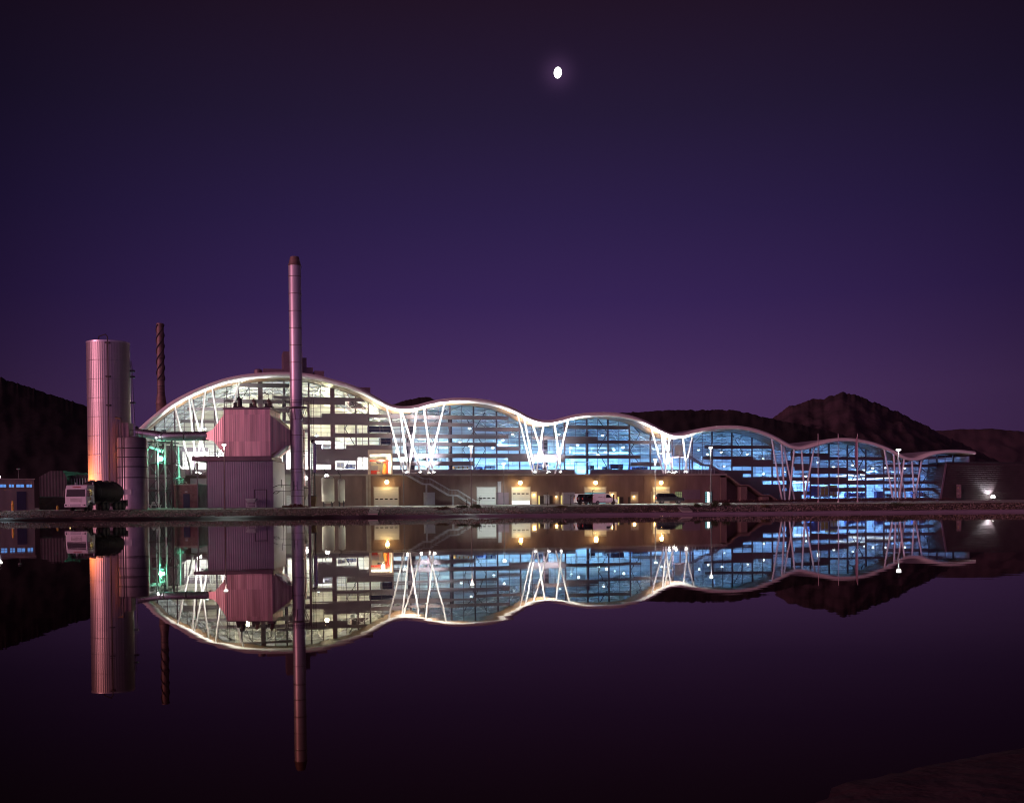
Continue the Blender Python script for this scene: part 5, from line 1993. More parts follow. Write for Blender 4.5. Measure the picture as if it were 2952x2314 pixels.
for q in (-1.08, -0.84, 0.84, 1.08):
    m = MB()
    m.tube((q, -0.165, 0.62), (q, -0.12, 0.62), 0.09, n=12)
    m.build('headlight', M_['galv'] if abs(q) < 1 else M_['carglass'], trk)
m = MB()
m.box(-1.12, 1.12, -0.04, 0.25, 2.42, 2.50)
m.build('sun_visor', M_['carwhite'], trk)
# red lettering strokes on the visor panel, too small in the photo to read
m = MB()
for k in range(8):
    q = -0.42 + k * 0.12
    m.hexa([(q, 0.145, 2.58), (q + 0.07, 0.145, 2.58), (q + 0.07, 0.18, 2.58), (q, 0.18, 2.58), (q, 0.20, 2.68), (q + 0.07, 0.20, 2.68), (q + 0.07, 0.24, 2.68), (q, 0.24, 2.68)])
m.build('visor_lettering', M_['red'], trk)
for q in (-1.42, 1.42):
    m = MB()
    m.box(q - 0.1, q + 0.1, 0.05, 0.18, 1.55, 2.25)
    m.bar((q * 0.86, 0.12, 2.2), (q, 0.12, 2.2), 0.04)
    m.build('mirror', M_['dark'], trk)
for q in (-1, 1):
    d = MB()
    d.box(min(q * 1.242, q * 1.27), max(q * 1.242, q * 1.27), 0.35, 1.45, 0.95, 2.42)
    do = d.build('door', M_['carwhite'], trk)
    d = MB()
    d.box(min(q * 1.272, q * 1.285), max(q * 1.272, q * 1.285), 0.42, 1.35, 1.65, 2.35)
    d.build('side_window', M_['carglass'], do)
    d = MB()
    d.tube((q * 1.268, 0.9, 1.35), (q * 1.29, 0.9, 1.35), 0.17, n=14)
    d.build('emblem', M_['orange'], do)
    d = MB()
    d.tube((q * 1.285, 0.9, 1.35), (q * 1.30, 0.9, 1.35), 0.09, n=10)
    d.build('emblem_centre', M_['cream'], do)
m = MB()
m.box(-0.45, 0.45, 2.1, 6.5, 0.75, 1.0)
m.box(-1.1, 1.1, 2.1, 2.5, 0.6, 1.4)
m.build('chassis', M_['dark'], trk)
m = MB()
m.tube((1.0, 2.2, 1.0), (1.0, 2.2, 3.2), 0.09, n=10)
m.tube((-1.0, 2.2, 1.0), (-1.0, 2.2, 3.2), 0.09, n=10)
m.build('exhaust_stack', M_['galv'], trk)
for y in (1.25, 4.6, 5.7):
    for x in (-1.02, 1.02):
        tm, hm = wheel_mesh(0.5, 0.32)
        o = tm.build('wheel', M_['tyre'], trk, smooth=True)
        o.location = (x, y, 0.5)
        o.rotation_euler = (0, 0, PI / 2)
        hm.build('rim', M_['dark'], o, smooth=True)
tr = thing('tanker_trailer', 'dark dirty round tanker trailer behind the white truck cab', 'trailer', (tp.x, YT, gz(YT) + 0.03), math.radians(-4))
m = MB()
prof = [(0.5, 3.1), (1.0, 3.15), (1.2, 3.5), (1.2, 9.9), (1.0, 10.3), (0.5, 10.35)]
n = 22
vs = []
for (r, y) in prof:
    for i in range(n):
        a = 2 * PI * i / n
        vs.append((r * 1.05 * math.cos(a), y, 2.15 + r * 0.98 * math.sin(a)))
fc = [(k * n + i, k * n + (i + 1) % n, (k + 1) * n + (i + 1) % n, (k + 1) * n + i) for k in range(len(prof) - 1) for i in range(n)]
fc += [tuple(range(n)), tuple((len(prof) - 1) * n + i for i in range(n))]
m.add(vs, fc)
m.build('barrel', M_['trailer'], tr, smooth=True)
m = MB()
m.box(-0.35, 0.35, 3.4, 10.0, 3.30, 3.40)
for y in (4.2, 6.0, 7.8, 9.4):
    m.tube((0, y, 3.38), (0, y, 3.52), 0.3, n=12)
m.build('manhole_walk', M_['dark'], tr)
m = MB()
m.box(-0.5, 0.5, 3.4, 11.2, 0.85, 1.1)
m.box(-1.15, 1.15, 10.9, 11.3, 0.5, 1.25)
m.build('frame', M_['dark'], tr)
for y in (3.8, 5.8, 7.8, 9.6):
    m = MB()
    m.lathe([(1.27, -0.05), (1.27, 0.05)], 22)
    o = m.build('band', M_['dark'], tr)
    o.rotation_euler = (PI / 2, 0, 0)
    o.location = (0, y, 2.15)
for y in (8.0, 9.1, 10.2):
    for x in (-1.02, 1.02):
        tm, hm = wheel_mesh(0.5, 0.32)
        o = tm.build('wheel', M_['tyre'], tr, smooth=True)
        o.location = (x, y, 0.5)
        o.rotation_euler = (0, 0, PI / 2)
        hm.build('rim', M_['dark'], o, smooth=True)

# ------------------------------------------------------------------ left hand industry
YS = 158.0


def H(x, y, Y):
    return at(x, y, Y).z - gz(Y)


# tall silo
ks = YS / F
pc = at(319, 1455, YS)
silo = thing('silo', 'tall ribbed aluminium silo at the left, lit orange near its foot', 'silo', (pc.x, YS, gz(YS)))
rS = 59.5 * ks
hS = H(311, 990, YS)
m = MB()
m.lathe([(rS, 0), (rS, hS), (rS * 0.97, hS + 0.12), (0.3, hS + 0.5)], 72)
m.build('shell', M_['silo'], silo, smooth=True)
for k in range(1, 9):
    m = MB()
    zz = hS * (1 - k * 0.1125)
    m.lathe([(rS + 0.012, zz - 0.03), (rS + 0.022, zz), (rS + 0.012, zz + 0.03)], 72)
    m.build('seam_ring', M_['steel2'], silo, smooth=True)
m = MB()
m.lathe([(rS + 0.02, hS - 0.12), (rS + 0.03, hS + 0.1), (rS - 0.1, hS + 0.14)], 72)
m.build('rim', M_['steel'], silo, smooth=True)
m = MB()
xl = 20 * ks
yl = -math.sqrt(rS**2 - xl**2) - 0.22
m.path([(xl - 1.7, yl + 1.2, hS + 0.1), (xl - 1.5, yl + 0.9, hS + 0.7), (xl - 0.3, yl + 0.1, hS + 0.85), (xl, yl, hS + 0.5), (xl, yl, hS - 8.5), (xl, yl, 2)], 0.075, 8)
m.build('vent_pipe', M_['dark'], silo)
m = MB()
for zz in (hS - 0.3, hS - 5.0, hS - 9.0):
    m.box(xl - 0.3, xl + 0.3, yl - 0.12, yl + 0.5, zz - 0.1, zz + 0.1)
m.build('pipe_clamp', M_['dark'], silo)
# side pipe on the right of the silo
sp_ = thing('riser_pipe', 'shiny riser pipe down the right side of the tall silo', 'pipe', (at(381, 1455, YS).x, YS + 0.5, gz(YS)))
m = MB()
z1 = H(377, 1040, YS)
m.path([(-0.1, 0, z1), (0.05, 0, z1 - 1.2), (0.1, 0, z1 - 4), (0.3, 0, H(388, 1225, YS)), (0.5, 0, 0)], 0.16, 10)
m.build('pipe', M_['duct'], sp_, smooth=True)
m = MB()
for y in (1068, 1085, 1160):
    m.box(-0.25, 0.45, -0.25, 0.25, H(380, y, YS) - 0.12, H(380, y, YS) + 0.12)
m.build('flange', M_['dark'], sp_)

# assumed orange floodlight, unseen behind the tanker, added for the glow on the silo
pf = at(205, 1455, 155)
t = thing('floodlight', 'assumed orange floodlight on the ground left of the tall silo, unseen behind the truck cab', 'floodlight', (pf.x, 155, gz(155)))
m = MB()
m.box(-0.25, 0.25, -0.2, 0.2, 0, 0.35)
m.build('housing', M_['dark'], t)
m = MB()
m.box(-0.2, 0.2, -0.15, 0.15, 0.352, 0.40)
m.build('lens', M_['e_yel2'], t)
lamp(t, (0.1, 0, 0.9), 30000, (1.0, 0.26, 0.06), 0.25, 56, (1.0, 0.04, 1.45), 1.0)

# second, smaller tank
Y2 = 156.0
k2 = Y2 / F
pc = at(383.5, 1455, Y2 - 2)
tk = thing('storage_tank', 'smaller ringed steel tank standing right of the tall silo', 'tank', (pc.x, Y2 - 2, gz(Y2)))
r2 = 40.5 * k2
h2 = H(383, 1265, Y2 - 2)
m = MB()
m.lathe([(r2, 0), (r2, h2), (r2 * 0.95, h2 + 0.15), (0.3, h2 + 0.35)], 48)
m.build('shell', M_['steel2'], tk, smooth=True)
for y in (1293, 1319, 1346, 1377):
    m = MB()
    zz = H(383, y, Y2 - 2)
    m.lathe([(r2 + 0.06, zz - 0.06), (r2 + 0.06, zz + 0.06)], 48)
    m.build('ring', M_['dark'], tk)
m = MB()
m.box(-0.75, -0.6, -r2 - 0.2, -r2 - 0.05, 0, h2 + 0.3)
m.path([(-1.9, -0.9, h2 + 2.9), (-1.0, -1.4, h2 + 2.7)], 0.12)
m.path([(-1.0, -1.5, h2 + 2.7), (-1.0, -1.6, h2 - 1.6), (-0.7, -1.7, h2 - 1.6)], 0.1)
m.build('drain_pipe', M_['dark'], tk)
m = MB()
a0 = at(346, 1240, Y2 - 3).x - pc.x
a1 = at(372, 1240, Y2 - 3).x - pc.x
m.box(a0, a1, -1.2, 0.6, h2 + 0.2, H(360, 1219, Y2 - 3))
m.build('filter_box', M_['beam'], tk)
m = MB()
m.box(-0.9, 0.5, -r2 - 0.05, -r2 + 0.3, 2.0, 2.7)
m.build('label_plate', M_['boxgrey'], tk)
m = MB()
for q in np.linspace(-1.6, 1.6, 6):
    m.bar((q, -0.5, h2 + 0.2), (q, -0.5, h2 + 1.2), 0.05)
m.bar((-1.6, -0.5, h2 + 1.2), (1.7, -0.5, h2 + 1.2), 0.05)
m.bar((-1.6, -0.5, h2 + 0.7), (1.7, -0.5, h2 + 0.7), 0.04)
m.build('railing', M_['dark'], tk)

# scrubber house: ribbed hexagonal box on a deck, above the mauve shed
YF = 176.0
kf = YF / F


def LX(x, Y=YF):
    return at(x, 1400, Y).x


cx = LX(714)
shed = thing('machinery_shed', 'mauve ribbed steel shed standing under the reddish scrubber', 'shed', (LX(692), YF, gz(YF)))
x0, x1 = LX(597.6) - LX(692), LX(786.3) - LX(692)
hs = H(692, 1329, YF)
m = MB()
m.box(x0, x1, 0, 9, 0, hs)
m.build('wall', [M_['shed']], shed)
m = MB()
m.box(x1 + 0.003, x1 + 0.09, 0.05, 9, 0, hs - 0.05)
m.build('side_wall', M_['shedside'], shed)
m = MB()
m.box(x0 - 0.1, x1 + 0.15, -0.1, 9.1, hs + 0.003, hs + 0.14)
m.build('roof_edge', M_['beam'], shed)
m = MB()
dx0, dx1 = LX(735) - LX(692), LX(767) - LX(692)
dh = H(750, 1412, YF)
m.box(dx0, dx1, -0.03, -0.004, 0.02, dh)
do = m.build('door', M_['shed'], shed)
m = MB()
m.box(dx0 - 0.12, dx0 - 0.003, -0.07, -0.004, 0, dh + 0.1)
m.box(dx1 + 0.003, dx1 + 0.12, -0.07, -0.004, 0, dh + 0.1)
m.box(dx0 - 0.003, dx1 + 0.003, -0.07, -0.004, dh + 0.004, dh + 0.1)
m.build('door_frame', M_['dark'], do)
# right side door, lit
m = MB()
m.box(x1 + 0.095, x1 + 0.13, 6.0, 6.6, hs * 0.45, hs * 0.62)
m.build('vent', M_['dark'], shed)

scr = thing('scrubber', 'reddish ribbed scrubber box with tapered ends on a steel deck', 'scrubber', (cx, YF, gz(YF)))
X = lambda x: LX(x) - cx
zb_, zt_ = H(714, 1314.6, YF), H(714, 1180, YF)
bx0, bx1 = X(648.8), X(780.5)
DPT = 8.0
m = MB()
m.box(bx0, bx1, 0, DPT, zb_, zt_)
m.build('body', M_['copper'], scr)
# left tapered inlet
zi0, zi1 = H(616, 1272, YF), H(616, 1234, YF)
xi = X(616.5)
m = MB()
m.loft([(bx0 - 0.004, 0.05, zb_ + 0.3), (bx0 - 0.004, DPT, zb_ + 0.3), (bx0 - 0.004, DPT, zt_ - 0.7), (bx0 - 0.004, 0.05, zt_ - 0.7)],
       [(xi, 0.22, zi0), (xi, DPT - 3.6, zi0), (xi, DPT - 3.6, zi1), (xi, 0.22, zi1)])
m.build('inlet_hood', M_['copper'], scr)
xj = X(592)
m = MB()
m.loft([(xi - 0.004, 0.3, zi0 + 0.1), (xi - 0.004, DPT - 3.8, zi0 + 0.1), (xi - 0.004, DPT - 3.8, zi1 - 0.1), (xi - 0.004, 0.3, zi1 - 0.1)],
       [(xj, 0.75, H(592, 1269, YF) + 0.2), (xj, 2.15, H(592, 1269, YF) + 0.2), (xj, 2.15, H(592, 1247, YF)), (xj, 0.75, H(592, 1247, YF))])
m.build('inlet_cone', M_['copper'], scr)
# right tapered outlet towards the chimney
zo0, zo1 = H(826, 1279, YF), H(826, 1236, YF)
xo = X(829)
m = MB()
m.loft([(bx1 + 0.004, 0.05, zb_ + 0.2), (bx1 + 0.004, DPT, zb_ + 0.2), (bx1 + 0.004, DPT, zt_ - 0.9), (bx1 + 0.004, 0.05, zt_ - 0.9)],
       [(xo, 2.6, zo0), (xo, 6.0, zo0), (xo, 6.0, zo1), (xo, 2.6, zo1)])
m.build('outlet_hood', M_['copper'], scr)
m = MB()
m.box(bx0 - 0.15, bx1 + 0.15, -0.15, DPT + 0.15, zt_ + 0.003, zt_ + 0.3)
m.build('roof_edge', M_['beam'], scr)
m = MB()
m.box(bx0 - 0.06, bx0 + 0.05, -0.07, -0.004, zb_, zt_)
m.box(bx1 - 0.05, bx1 + 0.06, -0.07, -0.004, zb_, zt_)
for y in (1216, 1264):
    zz = H(714, y, YF)
    m.box(bx0 + 0.051, bx1 - 0.051, -0.03, -0.004, zz - 0.03, zz + 0.03)
m.build('corner_trim', M_['copper'], scr)
m = MB()
zd0, zd1 = H(670, 1327.5, YF), H(670, 1315.5, YF)
m.box(X(559.5), X(783), -0.4, DPT + 0.3, zd0, zd1)
m.build('deck', M_['beam'], scr)
m = MB()
for x in (559.5, 600, 648, 692, 736, 783):
    m.box(X(x) - 0.14, X(x) + 0.14, -0.47, -0.404, zd0, zd1)
m.box(X(559.5), X(783), -0.5, -0.48, zd1 - 0.08, zd1 + 0.02)
m.box(X(559.5), X(783), -0.5, -0.48, zd0 - 0.02, zd0 + 0.08)
m.build('deck_beam', M_['beam'], scr)
m = MB()
for q in np.linspace(X(606), X(645), 6):
    m.bar((q, -0.2, zd1), (q, -0.2, zd1 + 1.1), 0.05)
for h in (0.4, 0.75, 1.1):
    m.bar((X(606), -0.2, zd1 + h), (X(645), -0.2, zd1 + h), 0.05)
for q in np.linspace(bx0 + 0.1, bx1 - 0.1, 9):
    if q < bx0 + 1.8 or q > bx1 - 1.4:
        m.bar((q, 0.1, zt_ + 0.3), (q, 0.1, zt_ + 1.4), 0.05)
for (a, b) in ((bx0 + 0.1, bx0 + 1.7), (bx1 - 1.0, bx1 + 0.1)):
    for h in (0.85, 1.4):
        m.bar((a, 0.1, zt_ + h), (b, 0.1, zt_ + h), 0.05)
m.bar((bx1 + 0.1, 0.1, zt_ + 1.4), (bx1 + 0.1, DPT, zt_ + 1.4), 0.05)
m.build('railing', M_['dark'], scr)
m = MB()
for (x, q) in ((559.5, 0), (783, 0), (692, 0)):
    m.box(X(x) - 0.15, X(x) + 0.15, DPT - 0.3, DPT, 0, zd0)
m.box(X(562), X(565), 1, 1.3, 0, zd0)
m.build('deck_leg', M_['beam'], scr)
m = MB()
m.hexa([(bx1 + 0.3, 0.5, zb_ - 0.2), (bx1 + 2.2, 0.5, zb_ + 1.2), (bx1 + 2.2, 3, zb_ + 1.2), (bx1 + 0.3, 3, zb_ - 0.2), (bx1 + 0.3, 0.5, zb_), (bx1 + 2.4, 0.5, zb_ + 1.7), (bx1 + 2.4, 3, zb_ + 1.7), (bx1 + 0.3, 3, zb_)])
m.build('chute', M_['galv'], scr)
# fans on top
for k, (x, lab) in enumerate(((688, 'leftmost'), (731, 'middle'), (775, 'rightmost'))):
    zt3 = zt_ + 0.3
    t = thing('roof_fan', f'{lab} of three dark hooded fans on top of the scrubber', 'fan', (cx + X(x), YF + 1.6, gz(YF) + zt3), 0, 'fans on top of the scrubber')
    kk = 1.0 if k == 0 else 0.8
    m = MB()
    m.box(-0.95 * kk, 0.6 * kk, -0.6, 0.6, 0, 0.3)
    m.build('base', M_['dark'], t)
    m = MB()
    m.path([(0, 0, 0.3), (0, 0, 1.2 * kk), (-0.12, 0, 1.5 * kk), (-0.35, 0, 1.65 * kk)], 0.36 * kk, 12)
    m.build('hood', M_['rustst'] if k else M_['dark'], t, smooth=True)
    m = MB()
    m.box(-0.95 * kk, -0.42 * kk, -0.4, 0.4, 0.3, 0.95 * kk)
    m.build('motor', M_['dark'], t)
for (x, ytop, sg, lab) in ((648, 1129, 1, 'left'), (777, 1132, -1, 'right')):
    t = thing('roof_lamp', f'unlit lamp on a thin post at the {lab} corner of the scrubber roof', 'lamp', (cx + X(x), YF + 0.3, gz(YF) + zt_ + 0.3), 0, 'lamp posts on the scrubber roof')
    hh = H(x, ytop + 4, YF) - zt_ - 0.3
    m = MB()
    m.tube((0, 0, 0), (0, 0, hh), 0.045, n=8)
    m.tube((0, 0, hh), (sg * 0.3, 0, hh + 0.1), 0.04, n=6)
    m.build('post', M_['dark'], t)
    m = MB()
    m.hexa([(sg * 0.25, -0.15, hh), (sg * 0.7, -0.15, hh + 0.22), (sg * 0.7, 0.15, hh + 0.22), (sg * 0.25, 0.15, hh), (sg * 0.22, -0.15, hh + 0.14), (sg * 0.68, -0.15, hh + 0.34), (sg * 0.68, 0.15, hh + 0.34), (sg * 0.22, 0.15, hh + 0.14)])
    m.build('lamp_head', M_['dark'], t)

# duct from the silo side to the scrubber
yd = YF + 1.45
t = thing('flue_duct', 'long polished horizontal duct joining the tank top to the scrubber', 'duct', (LX(480), yd, gz(yd)))
dz1 = H(520, 1257, yd)
xa, xb, xc = LX(388, yd) - LX(480), LX(470, yd) - LX(480), cx + xj - LX(480)
m = MB()
m.tube((xb, 0, dz1), (xc, 0, dz1), 0.72, n=24)
m.tube((xa, 0, dz1 + 0.75), (xb, 0, dz1), 0.62, 0.72, n=24)
m.build('pipe', M_['duct'], t, smooth=True)
m = MB()
for q in (xb, (xb + xc) / 2, xc + 0.1):
    m.tube((q - 0.07, 0, dz1), (q + 0.07, 0, dz1), 0.80, n=24)
m.build('flange', M_['dark'], t)
m = MB()
m.bar((xb + 1.5, 0, dz1 - 0.7), (xb + 1.5, 0, 0), 0.25)
m.build('support', M_['dark'], t)

# main chimney
YC = 176.0
pcx = at(858, 1457, YC + 3.5).x
kc = YC / F
chm = thing('chimney', 'tall slim steel chimney with a ring platform rising above everything', 'chimney', (pcx, YC + 3.5, gz(YC)))
Yq = YC + 3.5
kq = Yq / F


def HC(y):
    return at(850, y, Yq).z - gz(YC)


rc = 17.6 * kq
m = MB()
m.lathe([(rc * 1.06, 0), (rc * 1.05, HC(1330)), (rc, HC(1250)), (rc, HC(766)), (rc * 0.66, HC(741)), (rc * 0.55, HC(740))], 40)
m.build('shaft', M_['steel'], chm, smooth=True)
for y in (766, 798, 848, 898, 947, 996, 1046, 1096, 1160, 1210, 1255, 1302, 1352, 1362, 1413, 1430):
    m = MB()
    m.lathe([(rc * 1.075, HC(y) - 0.035), (rc * 1.09, HC(y)), (rc * 1.075, HC(y) + 0.035)], 40)
    m.build('ring', M_['rustst'], chm)
m = MB()
m.lathe([(rc * 0.67, HC(741) - 0.02), (rc * 1.02, HC(765.5)), (rc * 1.03, HC(765.5)), (rc * 0.7, HC(741))][::-1], 40)
m.build('cap', M_['rustst'], chm, smooth=True)
zp = HC(1176)
m = MB()
m.lathe([(rc * 1.08, zp - 0.12), (37 * kq, zp), (37 * kq, zp + 0.12), (rc * 1.08, zp + 0.12)], 8)
m.build('platform', M_['beam'], chm)
m = MB()
for i in range(8):
    a = 2 * PI * i / 8
    b = 2 * PI * (i + 1) / 8
    r_ = 36 * kq
    m.bar((r_ * math.cos(a), r_ * math.sin(a), zp + 0.1), (r_ * math.cos(a), r_ * math.sin(a), zp + 1.1), 0.05)
    for h in (0.6, 1.1):
        m.bar((r_ * math.cos(a), r_ * math.sin(a), zp + h), (r_ * math.cos(b), r_ * math.sin(b), zp + h), 0.05)
m.build('railing', M_['dark'], chm)
for i in range(6):
    a = 2 * PI * (i + 0.5) / 6
    m = MB()
    m.bar((rc * 1.05 * math.cos(a), rc * 1.05 * math.sin(a), zp - 1.9), (32 * kq * math.cos(a), 32 * kq * math.sin(a), zp - 0.1), 0.10)
    m.build('brace', M_['beam'], chm)
m = MB()
for q in (-0.28, 0.28):
    m.bar((q - 0.1, -rc * 1.12, HC(1412)), (q - 0.1, -rc * 1.12, HC(1387)), 0.07)
m.bar((-0.4, -rc * 1.12, HC(1400)), (0.2, -rc * 1.12, HC(1400)), 0.06)
m.build('hatch_frame', M_['dark'], chm)
# caged ladder mast beside the chimney
xm = at(893, 1457, YC + 3.5).x
t = thing('ladder_mast', 'tall slim mast with a caged ladder right of the steel chimney', 'mast', (xm, YC + 3.5, gz(YC)))
hm_ = HC(1162)
m = MB()
m.box(-0.17, 0.17, -0.17, 0.17, 0, hm_)
m.build('mast', M_['beam'], t)
m = MB()
for q in (0.32, 0.8):
    m.bar((q, 0, 2.2), (q, 0, hm_ + 0.4), 0.045)
z = 2.3
while z < hm_:
    m.bar((0.32, 0, z), (0.8, 0, z), 0.03)
    z += 0.4
m.build('ladder', M_['dark'], t)
m = MB()
for q in (0.2, 0.56, 0.92):
    m.bar((q, -0.55, 4.5), (q, -0.55, hm_ + 0.8), 0.035)
z = 4.5
while z < hm_ + 0.8:
    m.bar((0.1, 0, z), (0.2, -0.55, z), 0.03)
    m.bar((0.2, -0.55, z), (0.92, -0.55, z), 0.03)
    z += 1.4
m.build('ladder_cage', M_['dark'], t)
m = MB()
for y in (1215, 1262, 1300, 1314, 1356, 1407):
    m.bar((xm * 0 - (xm - pcx) + rc, 0, HC(y)), (-0.17, 0, HC(y)), 0.09)
m.build('stay', M_['dark'], t)

# pink vertical duct behind the chimney
t = thing('vertical_duct', 'narrow reddish duct just right of the steel chimney', 'duct', (at(875.5, 1457, YC + 8).x, YC + 8, gz(YC)))
m = MB()
m.box(-0.28, 0.28, -0.28, 0.28, 3.0, H(876, 1240, YC + 8))
m.build('casing', M_['copper'], t)
m = MB()
m.tube((0, 0, 0), (0, 0, 3.0), 0.18)
m.build('leg', M_['dark'], t)

# silver bent pipe
YP = 186.0
t = thing('bent_pipe', 'shiny vertical pipe with an open bent top beside the mast', 'pipe', (at(908, 1457, YP).x, YP, gz(YP)))
hp = H(908, 1276, YP)
zq = H(908, 1362, YP)
m = MB()
m.path([(0.02, 0, zq), (0.02, 0, hp - 0.2), (-0.05, -0.2, hp + 0.12), (-0.15, -0.7, hp + 0.2)], 0.33, 16)
m.build('pipe', M_['duct'], t, smooth=True)
m = MB()
m.tube((-0.15, -0.705, hp + 0.2), (-0.15, -0.72, hp + 0.2), 0.28, n=16)
m.build('opening', M_['black'], t)
m = MB()
m.tube((-0.5, 0, zq - 0.3), (-0.5, 0, hp - 0.6), 0.13, n=10)
m.build('side_pipe', M_['galv'], t)
m = MB()
m.tube((0.02, 0, 0), (0.02, 0, zq), 0.12, n=8)
m.build('leg', M_['dark'], t)


# white pressure vessels
def vessel(xc, wpx, ytop, ybot, Y, label, seed):
    p = at(xc, 1457, Y)
    kk = Y / F
    r = wpx * kk / 2
    z0, z1 = H(xc, ybot, Y), H(xc, ytop, Y)
    t = thing('pressure_vessel', label, 'tank', (p.x, Y, gz(Y)), 0, 'white pressure vessels by the podium')
    m = MB()
    m.lathe([(r * 0.3, z0 - 0.28), (r * 0.75, z0 - 0.16), (r, z0 + 0.1), (r, z1 - 0.35), (r * 0.8, z1 - 0.12), (r * 0.4, z1), (0.05, z1 + 0.02)], 28)
    m.build('shell', M_['cream'], t, smooth=True)
    for i in range(4):
        a = PI / 4 + i * PI / 2
        m = MB()
        m.box(r * 0.85 * math.cos(a) - 0.07, r * 0.85 * math.cos(a) + 0.07, r * 0.85 * math.sin(a) - 0.07, r * 0.85 * math.sin(a) + 0.07, 0, z0 + 0.3)
        m.build('leg', M_['dark'], t)
    m = MB()
    m.path([(-0.2, 0, z1 - 0.05), (-0.2, 0, z1 + 0.7), (-0.5, 0, z1 + 0.9), (-0.6, 0, z1 + 1.5)], 0.06)
    m.build('vent_pipe', M_['dark'], t)
    return t


vessel(946, 36.5, 1373, 1446, 190, 'wide white pressure vessel on legs with a lamp behind its top', 1)
vessel(985, 20, 1379, 1444, 190, 'slim white pressure vessel on legs, right of the wide one', 2)
p = at(882, 1457, 184)
t = thing('cone_hopper', 'small cream cone bottomed hopper between the chimney and the mast', 'hopper', (p.x, 184, gz(184)))
m = MB()
m.lathe([(0.08, 1.2), (0.48, 2.3), (0.5, 3.2), (0.3, 3.5), (0.03, 3.6)], 18)
m.build('shell', M_['cream'], t, smooth=True)
m = MB()
for q in (-0.42, 0.42):
    m.bar((q, 0, 0), (q, 0, 2.2), 0.08)
m.build('leg', M_['dark'], t)
p = at(904, 1457, 182)
t = thing('waste_skip', 'brown waste skip at the foot of the ladder mast', 'skip', (p.x, 182, gz(182)))
m = MB()
m.loft([(-0.35, -0.4, 0.1), (0.35, -0.4, 0.1), (0.35, 0.4, 0.1), (-0.35, 0.4, 0.1)], [(-0.47, -0.55, 1.75), (0.5, -0.55, 1.75), (0.5, 0.55, 1.75), (-0.47, 0.55, 1.75)])
m.build('bin', mat('brown skip paint', (0.16, 0.09, 0.03), 0.6), t)
m = MB()
m.box(-0.52, 0.55, -0.6, 0.6, 1.752, 1.84)
m.build('rim', M_['dark'], t)

# hopper basket by the shed
p = at(725, 1455, YF - 1.6)
t = thing('bin_stand', 'pale green skip bucket on a frame in front of the mauve shed', 'bin', (p.x, YF - 1.6, gz(YF)))
m = MB()
m.loft([(-0.62, -0.5, 0.85), (0.62, -0.5, 0.85), (0.62, 0.5, 0.85), (-0.62, 0.5, 0.85)], [(-0.82, -0.65, 1.42), (0.82, -0.65, 1.42), (0.82, 0.65, 1.42), (-0.82, 0.65, 1.42)])
m.build('bucket', mat('pale green paint', (0.60, 0.68, 0.65), 0.6), t)
m = MB()
for (a, b) in ((-0.72, -0.5), (0.66, -0.5), (-0.72, 0.5), (0.66, 0.5)):
    m.box(a, a + 0.12, b - 0.06, b + 0.06, 0, 0.849)
m.box(-0.72, 0.78, -0.57, -0.45, 0.40, 0.52)
m.box(-0.72, 0.78, -0.57, -0.45, 0.02, 0.10)
m.build('frame', mat('pale green frame', (0.60, 0.68, 0.65), 0.6), t)
# rusty scrap at the chimney foot
sp2 = MB()
rng = random.Random(5)
p = at(852, 1457, YC + 1)
for i in range(260):
    a = rng.uniform(-2.0, 2.1)
    zt2 = max(0.05, 0.55 - abs(a) * 0.22) * rng.random()
    q = Vector((a, rng.uniform(-0.6, 0.6), zt2))
    d = Vector((rng.uniform(-1, 1), rng.uniform(-1, 1), rng.uniform(-0.3, 0.6))).normalized() * rng.uniform(0.1, 0.3)
    sp2.bar(q - d, q + d, 0.05)
o = sp2.build('scrap_heap', M_['scrap'], loc=(p.x, YC + 0.8, gz(YC)))
tag(o, 'low heap of rusty scrap at the foot of the chimney', 'scrap heap')

# small block house with navy door, left of the shed
p0x, p1x = LX(501, 178), LX(570, 178)
t = thing('block_house', 'low brown block house with a dark blue door, left of the mauve shed', 'building', ((p0x + p1x) / 2, 178, gz(178)))
hw = (p1x - p0x) / 2
hb = H(535, 1398, 178)
m = MB()
m.box(-hw, hw, 0, 6, 0, hb)
m.build('wall', M_['block'], t)
m = MB()
m.box(-hw - 0.12, hw + 0.12, -0.12, 6.1, hb + 0.003, hb + 0.18)
m.build('roof', M_['concp'], t)
m = MB()
q0, q1 = LX(528, 178) - (p0x + p1x) / 2, LX(546.6, 178) - (p0x + p1x) / 2
m.box(q0, q1, -0.05, -0.004, 0.02, H(537, 1423, 178))
m.build('door', M_['navy'], t)
m = MB()
m.box((q0 + q1) / 2 - 0.25, (q0 + q1) / 2 + 0.15, -0.04, -0.004, H(537, 1419, 178), H(537, 1415.5, 178))
m.build('door_sign', M_['boxgrey'], t)

# assumed dark plant building, added behind the tower to screen the bright glass
an0, an1 = LX(421, 194), LX(508, 194)
t = thing('assumed_annex', 'assumed dark plant building behind the steel tower with the green lamp', 'building', (an0, 194, gz(194)))
ha = H(465, 1288, 194)
m = MB()
m.box(0, an1 - an0, 0, 4, 0, ha)
m.build('wall', M_['cladd'], t)
m = MB()
m.box(-0.1, an1 - an0 + 0.1, -0.1, 4.1, ha + 0.003, ha + 0.2)
m.build('roof_edge', M_['dark'], t)
for k in range(3):
    m = MB()
    m.box(0.8 + k * 1.4, 1.9 + k * 1.4, -0.05, -0.004, ha * 0.55, ha * 0.72)
    m.build('louvre', M_['dark'], t)

